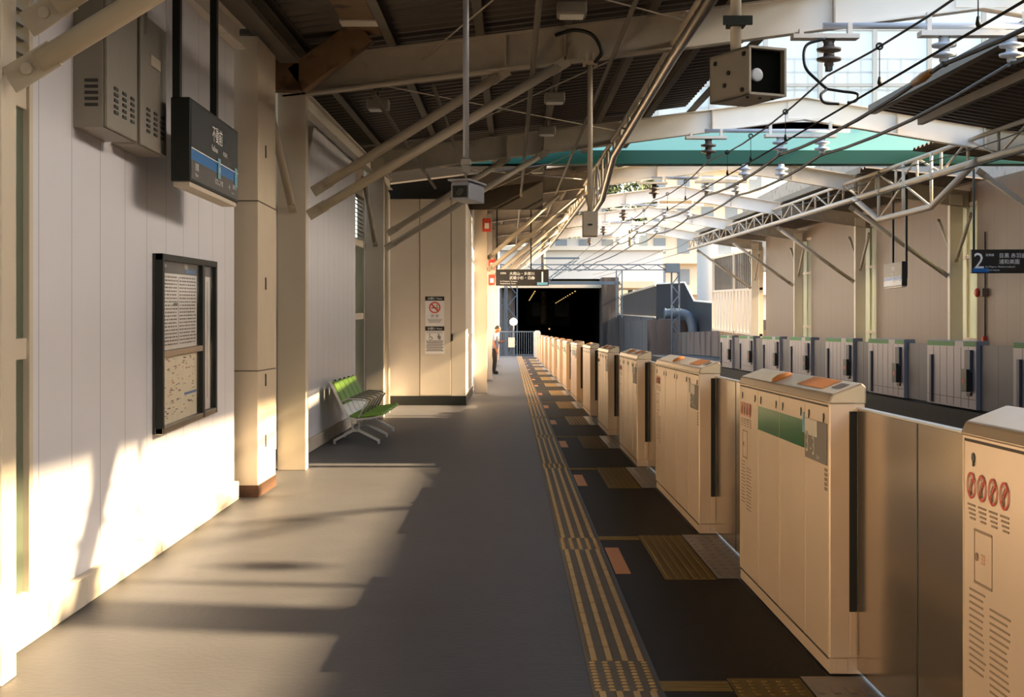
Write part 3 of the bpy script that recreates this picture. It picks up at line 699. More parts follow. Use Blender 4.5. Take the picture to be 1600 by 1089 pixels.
b = MB(); pw(b, PY0+.06, 12.0, PZ0+.045, PZ1-.05, .055, .058); pw(b, 12.1, PY1-.07, PZ0+.045, PZ1-.05, .055, .058); b.build('glass_cover', M_pane, t, level=True)

# ------------------------------------------------------------------ platform edge gates
GX = 1.472                      # face towards the platform
def gate(t, y0, L, num, detail, doors=(1.0, 1.0), top_red=True):
    y1 = y0+L
    prof = [(GX, .085), (GX, 1.262), (GX+.014, 1.30), (GX+.15, 1.352), (GX+.165, 1.335), (GX+.165, .085)]
    MB().prism(prof, y0, y1).build('body', M_gate, t, bevel=.006)
    b = MB().prism([(GX-.004, 1.258), (GX-.004, 1.268), (GX+.012, 1.304), (GX+.15, 1.357), (GX+.170, 1.338), (GX+.170, 1.258)], y0-.006, y1+.006); b.build('cap', M_gatecap, t, bevel=.008)
    MB().prism([(GX+.004, 0.012), (GX+.004, .085), (GX+.16, .085), (GX+.16, .012)], y0+.004, y1-.004).build('plinth', M_gate, t)
    b = MB()
    for q in range(3):
        yy = y0+.25+q*(L-.5)/2; b.box(GX+.02, GX+.14, yy-.05, yy+.05, 0, .02)
    each(b, 'foot', M_dark, t)
    b = MB(); b.box(GX-.002, GX+.01, y0+.03, y1-.03, 1.243, 1.252); b.box(GX-.002, GX+.01, y0+.03, y1-.03, .076, .082); each(b, 'shadow_gap', M_seam, t)
    b = MB(); cuts = [.02] + [L*(.21+.263*k) for k in range(3)] + [L-.02]
    for c in cuts: b.box(GX-.0025, GX+.01, y0+c-.0035, y0+c+.0035, .085, 1.24)
    b.build('panel_edge', M_seaml, t)
    b = MB(); lat = []
    for a, c in zip(cuts, cuts[1:]): lat += [y0+a+.1, y0+c-.1]
    for yy in lat:
        b.lathe((GX+.004, yy, 1.195), [(.016, 0), (.016, .007)], 12, (-1, 0, 0)); b.box(GX-.006, GX-.002, yy-.011, yy-.003, 1.168, 1.185)
    each(b, 'latch', M_black, t)
    # end slots where the doors slide in, and the doors
    b = MB()
    for yy in (y0, y1): b.box(GX+.092, GX+.128, yy-.004, yy+.004, .30, 1.225)
    each(b, 'door_slot', M_black, t)
    b = MB()
    for yy in (y0, y1):
        b.box(GX+.094, GX+.125, yy-.006, yy+.006, .10, .30)
        b.box(GX+.02, GX+.085, yy-.003, yy+.003, .02, .085)
    each(b, 'end_cover', M_gate, t, bevel=.002)
    for nm, ya, yb in (('a', y0-doors[0], y0+.01), ('b', y1-.01, y1+doors[1])):
        if yb-ya < .05: continue
        p = MB(); p.box(GX+.130, GX+.160, ya, yb, .03, 1.235); dp = p.build('sliding_door', M_panel, t, bevel=.003)
        if nm == 'b': MB().box(GX+.128, GX+.162, yb-.004, yb+.010, .03, 1.238).build('rubber_seal', M_black, dp)
        MB().box(GX+.126, GX+.164, ya+.0, yb, 1.235, 1.243).build('edge_trim', M_gatetop, dp)
    if detail:
        # green film, number plate, prohibition signs, small print
        ga, gb = y0+cuts[1]+.01, y0+cuts[3]-.01
        b = MB(); b.box(GX-.0035, GX, y0+cuts[1]+.012, y0+cuts[2]-.008, 1.012, 1.150) if detail == 1 else None
        if detail == 1:
            b.box(GX-.0035, GX, y0+cuts[2]+.008, y0+cuts[3]-.012, 1.012, 1.150); each(b, 'green_film', M_green, t)
        b = MB(); b.box(GX-.003, GX, y0+.04, y0+.55, .97, 1.165); b.build('number_plate', M_plate, t)
        R = -Y_; x = GX-.0055
        b = MB(); b.text(num[0], .15, (GX-.0045, y0+.53, 1.0), R, Z_); b.text('-', .10, (GX-.0045, y0+.42, 1.0), R, Z_); b.text(num[1], .13, (GX-.0045, y0+.375, .995), R, Z_); b.text('Door', .03, (GX-.0045, y0+.27, .985), R, Z_); b.build('door_number', M_cream, t)
        b = MB(); b.box(GX-.0045, GX, y0+.26, y0+.55, 1.085, 1.165); b.build('number_label', M_cream, t)
        b = MB(); b.box(GX-.006, GX, y0+.565, y0+.60, 1.09, 1.19); b.build('blue_sticker', M_lblue, t)
        k = MB(); r = MB()
        for q in range(4):
            c = (GX-.003, y1-.10-.105*q, 1.105)
            r.ring(c, .034, .043, Y_, Z_, 22); r.add([Vector(c)+Vector((-.0006, a*.028+d1, -a*.028+d2)) for a, d1, d2 in ((-1, .004, .004), (1, .004, .004), (1, -.004, -.004), (-1, -.004, -.004))], [(0, 1, 2, 3)])
            k.tube([(GX-.002, c[1], 1.075), (GX-.002, c[1]+.004*q, 1.105), (GX-.002, c[1]-.006, 1.125)], [.0025, .0045, .003], 6); k.disc((GX-.003, c[1], 1.132), .0045, Y_, Z_, 10)
            for z in range(4): k.box(GX-.002, GX, c[1]-.038, c[1]+.038-.008*z, 1.04-z*.014, 1.046-z*.014)
        r.build('prohibition_sign', M_red, t)
        k.box(GX-.003, GX, y1-.30, y1-.13, .965, .972); k.box(GX-.003, GX, y1-.30, y1-.13, .80, .807)
        k.box(GX-.002, GX, y1-.302, y1-.300, .80, .97); k.box(GX-.002, GX, y1-.132, y1-.130, .80, .97)
        k.lathe((GX, y1-.155, .885), [(.013, 0), (.013, .004)], 12, (-1, 0, 0))
        rr = random.Random(int(y0*10))
        for col, (ya, yb) in enumerate(((y1-.24, y1-.08), (y1-.47, y1-.28))):
            for q in range(13): k.box(GX-.002, GX, ya+rr.uniform(0, .04)+.02*(q % 5 == 4), yb, .77-q*.021-col*.03, .776-q*.021-col*.03)
        for q in range(5): k.box(GX-.002, GX, y0+.04, y0+.10, .94-q*.022, .955-q*.022)
        k.build('small_print', M_gprint, t)
        b = MB(); b.text('33', .045, (GX-.003, y1-.20, .87), R, Z_); b.build('hatch_number', M_orange, t)
    if top_red:
        def top(b, ya, yb, fa, fb, h=.0015):
            xa, xb = GX+.012+.138*fa, GX+.012+.138*fb; za, zb = 1.304+.053*fa+.0012, 1.304+.053*fb+.0012
            b.add([(xa, ya, za), (xa, yb, za), (xb, yb, zb), (xb, ya, zb), (xa, ya, za+h), (xa, yb, za+h), (xb, yb, zb+h), (xb, ya, zb+h)], [(0, 3, 2, 1), (4, 5, 6, 7), (0, 1, 5, 4), (1, 2, 6, 5), (2, 3, 7, 6), (3, 0, 4, 7)]); return b
        b = MB(); c = Vector((GX+.075, y0+L*.60, 1.330)); b.lathe(c, [(.062, 0), (.055, .012), (.03, .02), (.004, .022)], 18, (-.36, 0, .93)); b.build('warning_lamp', M_orange, t)
        if detail:
            b = top(MB(), y0+.36, y0+1.0, .22, .92); b.build('warning_sticker', M_orange, t)
            b = top(MB(), y0+.10, y0+.26, .40, .75); each(b, 'small_sticker', M_plate, t)
ends = [4.80, 9.46, 14.92, 19.9, 24.8, 30.0, 36.1, 41.7, 47.0, 53.0, 59.0, 65.8, 72.0, 78.0, 84.0]
starts = [2.10, 6.80, 11.50, 17.15, 22.25, 27.3, 32.9, 39.0, 44.3, 50.3, 56.3, 63.1, 69.2, 75.3, 81.3]
gl = ['steel platform gate nearest the camera, with four red prohibition signs', 'big steel platform gate with green film and a grey number plate', 'steel platform gate just behind the one with green film', 'steel platform gate with a lit top, third along from the right edge after the green one']
for i, (a, e) in enumerate(zip(starts, ends)):
    lab = gl[i] if i < 3 else 'steel platform gate, ' + ORD[i].replace(' nearest', '') + ' from the camera along the near platform edge'
    t = thing('platform_gate', lab, 'platform gate', (GX+.08, (a+e)/2, 0), 'platform gates along the near edge')
    pa = (a-ends[i-1])/2-.004 if i else .3
    pb = (starts[i+1]-e)/2-.004 if i+1 < len(ends) else 1.0
    gate(t, a, e-a, ('3', '3') if i < 2 else ('3', '2'), 1 if i in (1, 6, 7, 8, 9) else (2 if i < 5 else 0), (pa, pb))
t = thing('gate_end_post', 'grey rounded end post closing the row of platform gates at the far end', 'post', (GX, 88, 0))
MB().prism([(GX-.1, 0), (GX-.1, 1.5), (GX+.0, 1.58), (GX+.2, 1.58), (GX+.28, 1.5), (GX+.28, 0)], 86.4, 86.9).build('body', M_gatetop, t, bevel=.02)
MB().box(GX-.11, GX-.1, 86.5, 86.8, .9, 1.2).build('label_plate', M_green, t)

# far platform gates, seen from their track side
fst = [22.0, 27.2, 32.2, 37.0, 42.2, 47.1, 52.2, 57.2]
FX = 8.6
for i, a in enumerate(fst):
    L = 3.2; e = a+L
    t = thing('platform_gate', 'grey platform gate with green top stripe on the far platform, ' + ORD[i].replace(' nearest', '').replace('nearest', 'first') + ' from the right', 'platform gate', (FX+.1, (a+e)/2, 0), 'platform gates along the far edge')
    MB().prism([(FX, .03), (FX, 1.29), (FX+.02, 1.31), (FX+.24, 1.31), (FX+.25, 1.29), (FX+.25, .03)], a, e).build('body', M_ogate, t, bevel=.006)
    b = MB(); b.box(FX-.004, FX, a+.03, a+.75, 1.205, 1.30); b.box(FX-.004, FX, a+1.3, e-.03, 1.205, 1.30); each(b, 'green_film', M_greenm, t)
    MB().box(FX-.004, FX, a+.76, a+1.29, 1.205, 1.30).build('number_plate', M_ogate, t)
    b = MB()
    for q in range(1, 7): b.box(FX-.003, FX, a+q*L/7-.006, a+q*L/7+.006, .06, 1.19)
    b.box(FX-.003, FX, a+.03, e-.03, .21, .22); each(b, 'panel_seam', M_seam, t)
    b = MB(); b.box(FX-.06, FX, a+.18, a+.52, .72, 1.14); b.build('sensor_cover', M_opanel, t, bevel=.01)
    b = MB(); b.box(FX-.12, FX, a+.20, a+.56, .36, .78); b.box(FX-.03, FX, a+.26, a+.5, .80, .92); b.box(FX-.03, FX, a+.26, a+.5, .28, .34); each(b, 'sensor_unit', M_black, t, bevel=.01)
    b = MB(); b.box(FX-.125, FX-.12, a+.34, a+.44, .52, .60); b.box(FX-.035, FX-.03, a+.32, a+.42, .93, 1.0); each(b, 'red_lens', M_red, t)
    b = MB(); b.box(FX-.05, FX+.02, e-.45, e-.30, .06, 1.02); b.build('cable_cover', M_opanel, t, bevel=.01)
    for ya, yb in ((a-((a-fst[i-1]-L)/2-.004 if i else .9), a), (e, e+((fst[i+1]-e)/2-.004 if i+1 < len(fst) else .6))):
        p = MB().box(FX+.08, FX+.12, ya, yb, .03, 1.23).build('sliding_door', M_opanel, t, bevel=.003)

FZ = .09
for o in COL.objects:
    if o.name.startswith('platform_gate') and o.location.x > 8: o.location.z = FZ

# ------------------------------------------------------------------ tactile paving and floor markings
b = MB(); bars = MB()
dots_at = [4.6 + .0, 10.64, 16.8, 21.6, 26.4, 31.6, 37.8, 43.2, 49, 55, 61, 67, 73, 79, 85]
b.box(.362, .665, 2, 91, 0, .004); 
y = 2.0
nd = 0
while y < 91:
    isd = any(d-.02 <= y < d+.58 for d in dots_at) or 6.2 <= y < 6.8
    if isd:
        for i in range(5):
            for j in range(5):
                if y > 26 and (i+j) % 2: continue
                bars.lathe((.39+.062*i, y+.03+.06*j, .003), [(.017, 0), (.011, .006)], 8 if y < 18 else 5)
    else:
        for i in range(4): bars.box(.39+.075*i, .39+.075*i+.027, y+.006, y+.291, .003, .0095)
    y += .3
ts = tag(b.build('tactile_strip', M_tact), 'long yellow-barred tactile paving strip running down the platform beside the gates', 'tactile paving')
bars.build('raised_bar', M_tbar, ts)
for i in range(len(ends)-1):
    a, e = ends[i]+.0, starts[i+1]
    oi = ('between the nearest gate and the green-film gate', 'just past the green-film gate')[i] if i < 2 else ORD[i].replace(' nearest', '') + ' along from the camera'
    b = MB(); b.box(.992, 1.325, a-.02, e-.05, 0, .004); t = tag(b.build('door_tactile_pad', M_pad), 'dark yellow tactile pad at the sliding doors, ' + oi, 'tactile paving', 'tactile pads at the doors')
    b = MB()
    if i == 0:
        for yy in frange(a+.03, e-.1, .06):
            for k in range(5): b.lathe((1.02+.066*k, yy, .003), [(.016, 0), (.010, .006)], 8)
    else:
        for k in range(6): b.box(1.012+.055*k, 1.012+.055*k+.022, a, e-.07, .003, .009)
    b.build('raised_bar', M_tbar if i > 3 else M_pad, t)
    b = MB(); b.box(.672, .985, e-.28, e-.10, 0, .004)
    for q in range(3): b.box(.68, .98, e-.26+q*.055, e-.235+q*.055, .003, .008)
    tag(b.build('tactile_link', M_pad), 'narrow tactile link from strip to door pad, ' + oi, 'tactile paving', 'tactile links at the doors')
    b = MB(); b.box(.69, .79, a+.20, a+1.36 if e-a > 1.6 else e-.3, 0, .0025)
    tag(b.build('floor_sticker', M_orange), 'orange queue sticker on the dark floor, ' + oi, 'sticker', 'orange stickers at the doors')
    b = MB(); b.box(1.335, 1.78, a+.02, e-.02, 0, .006)
    for q in range(6):
        for yy in frange(a+.05, e-.2, .16): b.box(1.35+.07*q, 1.35+.07*q+.03, yy, yy+.12, .005, .010)
    tag(b.build('door_threshold', M_metalplate), 'ribbed metal threshold plate under the sliding doors, ' + oi, 'threshold', 'thresholds under the doors')

# ------------------------------------------------------------------ green bench
t = thing('platform_bench', 'green slatted row of five joined seats on aluminium frame by the left wall', 'bench', (-2.15, 20.5, 0))
SY = [20.5+.58*k for k in range(6)]
prof_b = [(-2.50, .865), (-2.42, .71), (-2.345, .565)]
for k in range(5):
    ya, yb = SY[k]+.04, SY[k+1]-.04
    b = MB(); b.prism([(-2.515, .86), (-2.49, .885), (-2.465, .87), (-2.325, .585), (-2.335, .56), (-2.36, .57)], ya, yb); b.build('back_pad', M_seatg, t, bevel=.015)
    b = MB(); b.prism([(-2.25, .385), (-2.255, .415), (-2.1, .405), (-1.9, .435), (-1.80, .445), (-1.77, .425), (-1.79, .405), (-1.9, .40), (-2.1, .375)], ya, yb); b.build('seat_pad', M_seatg, t, bevel=.012)
    b = MB(); b.prism([(-2.362, .57), (-2.335, .56), (-2.285, .45), (-2.245, .405), (-2.26, .385), (-2.31, .44)], ya, yb); b.build('back_shell', M_gatetop, t, bevel=.006)
fr = [(-2.52, .89), (-2.43, .71), (-2.35, .54), (-2.30, .43), (-2.25, .375), (-2.17, .355), (-1.95, .375), (-1.79, .41)]
for y in SY:
    b = MB()
    for (p, q) in zip(fr, fr[1:]): b.bar((p[0], y, p[1]), (q[0], y, q[1]), .022, .035, (1, 0, .4))
    b.build('side_frame', M_gatetop if y in (SY[0], SY[-1]) else M_dark, t)
for y in SY:
    b = MB(); b.tube([(-2.36, y, .60), (-2.26, y, .645), (-2.06, y, .63), (-2.0, y, .60), (-2.06, y, .50), (-2.12, y, .385)], .014, 10); b.build('armrest', M_cabinet if y > 21 else M_gatetop, t)
b = MB(); b.box(-2.21, -2.15, SY[0]+.05, SY[-1]-.05, .29, .35); b.build('beam', M_alu, t, bevel=.004)
for y in (20.72, 22.0, 23.25):
    b = MB(); b.bar((-2.235, y, .36), (-2.225, y, .19), .04, .025, (1, 0, 0)); b.bar((-2.13, y, .36), (-2.14, y, .19), .04, .025, (1, 0, 0)); b.box(-2.24, -2.12, y-.02, y+.02, .17, .21)
    b.bar((-2.22, y, .19), (-2.48, y, .05), .05, .035); b.bar((-2.14, y, .19), (-1.86, y, .05), .05, .035); b.tube([(-2.48, y, .065), (-2.48, y, 0)], .02, 10); b.tube([(-1.86, y, .065), (-1.86, y, 0)], .02, 10)
    b.build('leg', M_gatetop, t, bevel=.004)

# ------------------------------------------------------------------ standing man with a phone
def skin(name, verts, edges, radii, m, parent, sub=2, extra=None):
    me = bpy.data.meshes.new(name); me.from_pydata(verts, edges, []); o = bpy.data.objects.new(name, me); COL.objects.link(o)
    md = o.modifiers.new('skin', 'SKIN'); md.use_smooth_shade = True
    for i, r in enumerate(radii):
        sv = me.skin_vertices[0].data[i]; sv.radius = (r, r) if not isinstance(r, tuple) else r; sv.use_root = (i == 0)
    s2 = o.modifiers.new('sub', 'SUBSURF'); s2.levels = sub; s2.render_levels = sub
    bpy.context.view_layer.update()
    m2 = bpy.data.meshes.new_from_object(o.evaluated_get(bpy.context.evaluated_depsgraph_get()))
    bpy.data.objects.remove(o); bpy.data.meshes.remove(me)
    if extra:
        bm = bmesh.new(); bm.from_mesh(m2); extra(bm); bm.to_mesh(m2); bm.free()
    for p in m2.polygons: p.use_smooth = True
    m2.materials.clear(); m2.materials.append(m)
    o = bpy.data.objects.new(name, m2); COL.objects.link(o); o.parent = parent
    return o
# the figure looks towards +x (the tracks); local origin between the feet
PX, PYY = -.60, 54.0
man = thing('person', 'man in grey t-shirt and dark trousers looking down at a phone, standing by the columns', 'person', (PX, PYY, 0))
V = []; E = []; Rr = []
def pt(p, r, frm=None):
    V.append(p); Rr.append(r)
    if frm is not None: E.append((frm, len(V)-1))
    return len(V)-1
pel = pt((0, 0, .94), (.115, .15)); wst = pt((.01, 0, 1.1), (.115, .145), pel); che = pt((.0, 0, 1.30), (.125, .165), wst); sho = pt((.01, 0, 1.43), (.085, .13), che); nek = pt((.045, 0, 1.51), .055, sho); skl = pt((.085, 0, 1.585), .06, nek)
for s in (-1, 1):
    hip = pt((0, .09*s, .88), .095, pel); kn = pt((.02, .10*s, .49), .06, hip); sh = pt((.0, .105*s, .30), .052, kn); an = pt((-.02, .11*s, .09), .04, sh); to = pt((.12, .13*s, .045), .035, an)
    so = pt((.0, .19*s, 1.40), .058, sho)
    if s < 0: el = pt((-.03, -.25, 1.12), .045, so); wr = pt((.08, -.245, .89), .03, el); pa = pt((.105, -.24, .81), (.032, .02), wr); dirs = [Vector((.35, 0, -.94))]
    else: el = pt((.03, .24, 1.12), .045, so); wr = pt((.25, .12, 1.17), .03, el); pa = pt((.33, .09, 1.19), (.03, .02), wr)
    for q in range(4):
        if s < 0: a = pt((.115+.015*q-.02, -.245+.0*q, .755-.006*abs(q-1)), .0085, pa); pt((.10+.015*q-.02, -.245, .715), .0075, a)
        else: a = pt((.375, .075+.015*q, 1.205), .0085, pa); pt((.39, .06+.015*q, 1.235), .0075, a)
    if s < 0: pt((.13, -.225, .80), .009, pa)
    else: pt((.335, .055, 1.235), .009, pa)
def head(bm):
    c = Vector((.125, 0, 1.645)); tilt = Matrix.Rotation(math.radians(28), 3, 'Y')
    res = bmesh.ops.create_icosphere(bm, subdivisions=4, radius=1)
    for v in res['verts']:
        p = v.co.copy(); x, y, z = p
        q = Vector((x*.098, y*.076, z*.122))
        if z < 0: q.x += .018*(-z); q.y *= 1-.28*(-z)
        q.x += .024*math.exp(-((y*.076)/.014)**2)*math.exp(-((z+.12)/.22)**2)*(x > 0)          # nose
        q.x += .008*math.exp(-((y*.076)/.026)**2)*math.exp(-((z+.52)/.08)**2)*(x > 0)           # lips
        q.x -= .010*math.exp(-((abs(y*.076)-.032)/.014)**2)*math.exp(-((z-.03)/.13)**2)*(x > 0) # eye sockets
        q.y += math.copysign(.016, y)*math.exp(-((x*.098+.005)/.018)**2)*math.exp(-((z+.05)/.22)**2)*(abs(y) > .8)  # ears
        v.co = c + tilt @ q
body = skin('body', V, E, Rr, M_skin, man, 3, head)
def garment(name, m, keep, push):
    """cloth that follows the body: the kept part of its surface, moved outwards"""
    me = body.data.copy(); me.name = name; bm = bmesh.new(); bm.from_mesh(me)
    bm.normal_update()
    bmesh.ops.delete(bm, geom=[f for f in bm.faces if not keep(f.calc_center_median())], context='FACES')
    for v in bm.verts: v.co += v.normal*push(v.co)
    bm.to_mesh(me); bm.free(); me.materials.clear(); me.materials.append(m)
    o = bpy.data.objects.new(name, me); COL.objects.link(o); o.parent = man
    md = o.modifiers.new('thick', 'SOLIDIFY'); md.thickness = .006; md.offset = 1
    return o
garment('tshirt', M_shirt, lambda c: .93 < c.z < 1.485 and not (abs(c.y) > .178 and c.z < 1.21) and c.x < .17 and not (c.z > 1.455 and abs(c.y) < .06), lambda p: .016+.012*max(0, 1.1-p.z))
garment('trousers', M_pants, lambda c: .075 < c.z < .985 and not (abs(c.y) > .20 and c.z > .6), lambda p: .012+.012*max(0, .8-p.z))
def hairfn(bm):
    c = Vector((.118, 0, 1.66)); tilt = Matrix.Rotation(math.radians(28), 3, 'Y')
    res = bmesh.ops.create_icosphere(bm, subdivisions=5, radius=1)
    kill = []
    for v in res['verts']:
        x, y, z = v.co
        if z < -.10 - .45*max(0, min(1, -x*2)) + .62*max(0, x): kill.append(v)
        v.co = c + tilt @ Vector((x*.108-.006, y*.088, z*.122))
    bmesh.ops.delete(bm, geom=kill, context='VERTS')
bm = bmesh.new(); hairfn(bm); me = bpy.data.meshes.new('hair'); bm.to_mesh(me); bm.free()
for p in me.polygons: p.use_smooth = True
if True:
     me.materials.append(M_hair)
o = bpy.data.objects.new('hair', me); COL.objects.link(o); o.parent = man; md = o.modifiers.new('s', 'SOLIDIFY'); md.thickness = .012
for s in (-1, 1):
    b = MB(); b.v = []; 
    skin('shoe', [(-.05, .11*s, .05), (.05, .12*s, .05), (.15, .135*s, .04)], [(0, 1), (1, 2)], [(.05, .045), (.05, .05), (.035, .045)], M_black, man, 2)
R = Matrix.Rotation(math.radians(35), 4, 'Y')
b = MB(); b.box(-.005, .005, -.037, .037, -.075, .075); b.v = [tuple(Matrix.Rotation(math.radians(-40), 3, 'Y') @ Vector(p) + Vector((PX+.37, PYY+.075, 1.255))) for p in b.v]
tag(b.build('smartphone', M_black, loc=(PX+.37, PYY+.075, 1.255), bevel=.002), 'small dark phone held up in front of the standing man', 'phone')

# ------------------------------------------------------------------ far platform wall
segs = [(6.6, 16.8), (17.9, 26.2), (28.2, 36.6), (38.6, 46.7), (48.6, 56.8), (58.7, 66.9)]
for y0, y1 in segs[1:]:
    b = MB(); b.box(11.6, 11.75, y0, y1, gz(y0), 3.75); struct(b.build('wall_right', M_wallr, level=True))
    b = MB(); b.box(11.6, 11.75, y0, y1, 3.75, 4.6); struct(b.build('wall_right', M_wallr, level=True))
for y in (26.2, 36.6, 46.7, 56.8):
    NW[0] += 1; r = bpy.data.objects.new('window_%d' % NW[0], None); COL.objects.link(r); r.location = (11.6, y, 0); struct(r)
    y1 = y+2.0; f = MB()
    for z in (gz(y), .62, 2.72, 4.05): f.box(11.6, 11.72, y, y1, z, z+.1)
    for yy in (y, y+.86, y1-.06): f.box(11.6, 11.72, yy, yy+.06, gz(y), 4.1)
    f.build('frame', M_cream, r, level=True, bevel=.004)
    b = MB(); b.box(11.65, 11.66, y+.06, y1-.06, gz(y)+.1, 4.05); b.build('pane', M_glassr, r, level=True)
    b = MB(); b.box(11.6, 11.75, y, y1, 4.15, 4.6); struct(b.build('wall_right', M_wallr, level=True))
# barred screen at the end of the far wall
t = thing('barred_screen', 'tall barred screen at the end of the far platform wall', 'screen', (11.6, 70, 0))
b = MB()
for y in (68.2, 76, 84): b.box(11.5, 11.7, y, y+.2, 0, 4.2)
for z in (0.05, 2.2, 4.1): b.box(11.53, 11.67, 68.2, 84, z, z+.12)
b.build('frame', M_cream, t, level=True)
b = MB()
for y in frange(68.6, 83.8, .55): b.box(11.57, 11.63, y, y+.12, 2.3, 4.1)
b.build('upper_bar', M_purlin, t, level=True)
b = MB()
for y in frange(68.6, 83.8, 1.1): b.box(11.57, 11.63, y, y+.7, .15, 2.2)
b.build('lower_slat', M_cream, t, level=True)
t = thing('emergency_lamp', 'small red-fronted emergency lamp box on a conduit beside the far wall window', 'lamp', (11.55, 35.9, 2.4))
MB().tube([(11.57, 35.9, 1.3), (11.57, 35.9, 4.0)], .02, 8).build('conduit', M_dark, t)
MB().box(11.45, 11.6, 35.75, 36.15, 2.42, 2.62).build('housing', M_wallr, t, bevel=.01)
MB().lathe((11.45, 36.05, 2.52), [(.11, 0), (.11, .05), (.07, .08)], 14, (-1, 0, 0)).build('red_lens', M_red, t)
MB().box(11.5, 11.6, 35.83, 35.97, 1.28, 1.45).build('red_button_box', M_red, t)
# red call signs on the left columns
for k, (y, z, l) in enumerate(((37.4, 4.1, 'top red sign on the first column past the cabin'), (47.4, 3.55, 'upper red sign on the column beside the platform 1 sign'), (47.4, 3.05, 'lower red sign on the column beside the platform 1 sign'))):
    t = thing('red_sign', l, 'sign', (-.6, y, z))
    MB().box(-.72, -.5, y-.06, y, z, z+.34).build('box', M_red, t, bevel=.02)
    MB().box(-.66, -.55, y-.066, y-.06, z+.08, z+.22).build('mark', M_white, t)

# ------------------------------------------------------------------ overhead line
def wire(label, pts, r, name='overhead_wire'):
    full = []
    for (p, q) in zip(pts, pts[1:]):
        p = Vector(p); q = Vector(q)
        for k in range(5): a = k/5; full.append(p.lerp(q, a) - Vector((0, 0, .12 if q.y-p.y > 4 else .02))*4*a*(1-a))
    full.append(Vector(pts[-1]))
    return tag(MB().tube(full, r, 8).build(name, M_wire, level=True), label, 'wire')
wys = [-3, 6.6, 16.85, 27.05, 37.25, 47.45, 57.65, 67.85, 98, 126]
wire('thick black feeder cable on the left white insulators', [(4.93, y, 4.32) for y in wys], .028)
wire('thick black feeder cable on the right white insulators', [(5.70, y, 4.32) for y in wys], .028)
wire('thin upper messenger wire over the near track', [(3.62, y, 4.20) for y in wys], .012)
tag(MB().tube([(3.62, y, 3.73) for y in (-3, 30, 60, 126)], .012, 8).build('overhead_wire', M_wire, level=True), 'thin lower contact wire over the near track', 'wire')
wire('thin upper messenger wire over the far track', [(7.0, y, 4.05) for y in wys], .010)
tag(MB().tube([(7.0, y, 3.66) for y in (-3, 30, 60, 126)], .012, 8).build('overhead_wire', M_wire, level=True), 'thin lower contact wire over the far track', 'wire')
for k, y in enumerate((11.4, 14.45, 19.4, 22.2, 24.6, 30.5, 34, 40, 44)):
    b = MB(); b.tube([(3.62, y, 4.10), (3.62, y, 3.74)], .005, 6); b.ring((3.62, y, 4.12), .02, .04, X_, Z_, 12); b.ring((3.622, y+.01, 4.12), .02, .04, Y_, Z_, 12); b.lathe((3.62, y, 3.73), [(.012, 0), (.022, .03), (.012, .09)], 8)
    tag(b.build('wire_dropper', M_wire, level=True), 'short wire dropper between the two wires of the near track, ' + ORD[k].replace('nearest', 'along').replace('along', 'nearest', 1) + ' to the camera', 'wire dropper', 'wire droppers')
def insulator(p, label, group, m, tilt=0):
    x, y, z = p; t = thing('insulator', label, 'insulator', (x, y, z+S*y), group)
    b = MB()
    b.lathe((x, y, z), [(.04, -.30), (.055, -.27), (.05, -.24), (.135, -.225), (.14, -.195), (.065, -.175), (.06, -.13), (.135, -.115), (.14, -.085), (.065, -.065), (.06, -.03), (.065, 0)], 18)
    b.build('porcelain', m, t, level=True)
    b = MB(); b.box(x-.06, x+.06, y-.05, y+.05, z-.01, z+.03); b.box(x-.03, x+.03, y-.06, y+.06, z-.34, z-.29); each(b, 'fitting', M_dark, t, level=True)
for k, y in enumerate(BY[1:]):
    yy = y+.05
    on = ['on the nearest arched beam', 'on the arched beam before the teal bridge', 'on the beam just behind the teal bridge', 'on the second arched beam behind the bridge', 'on the third arched beam behind the bridge', 'on the farthest arched beam'][k]
    t = thing('cross_arm', 'pale cross pipe with mounting plates hung ' + on, 'cross arm', (4.8, yy, 4.7+S*yy), 'cross arms of the overhead line')
    b = MB(); b.tube([(3.55, yy-.12, 4.75), (6.2, yy-.12, 4.75)], .036, 12); b.build('pipe', M_porc, t, level=True)
    b = MB(); b.box(4.65, 5.95, yy-.2, yy, 4.63, 4.69); b.box(3.2, 3.95, yy-.2, yy, 4.60, 4.65); each(b, 'plate', M_beam, t, level=True)
    b = MB()
    for x in (3.3, 3.85, 4.75, 5.85): b.box(x-.025, x+.025, yy-.16, yy-.08, 4.65, bz(x)+.02)
    each(b, 'hanger', M_beam, t, level=True)
    insulator((4.93, yy-.1, 4.63), 'white ribbed feeder insulator, left of the pair, ' + on, 'feeder insulators', M_porc)
    insulator((5.70, yy-.1, 4.63), 'white ribbed feeder insulator, right of the pair, ' + on, 'feeder insulators', M_porc)
    insulator((3.62, yy-.1, 4.58), 'dark ribbed insulator over the near track ' + on, 'messenger insulators', M_porcd)
for k, x in enumerate((4.93, 5.70)):
    insulator((x, 31.0, 4.52), 'white insulator right under the teal bridge, ' + ('left' if k == 0 else 'right') + ' one', 'bridge insulators', M_porc)
b = MB(); b.tube(smooth([(3.55, 16.6, 4.58), (3.33, 16.6, 4.5), (3.30, 16.5, 4.25), (3.40, 16.3, 4.06), (3.46, 16.1, 3.94)]), .017, 8); b.tube(smooth([(3.46, 16.1, 3.94), (3.37, 16.0, 3.86), (3.40, 15.95, 3.77), (3.55, 15.9, 3.75)]), .015, 8); b.tube(smooth([(3.46, 16.1, 3.94), (3.6, 16.0, 3.90), (3.74, 15.9, 3.86), (3.72, 15.85, 3.78), (3.62, 15.8, 3.75)]), .015, 8)
tag(b.build('jumper_cable', M_black, level=True), 'looped black jumper cable hanging between the two near-track wires', 'cable')
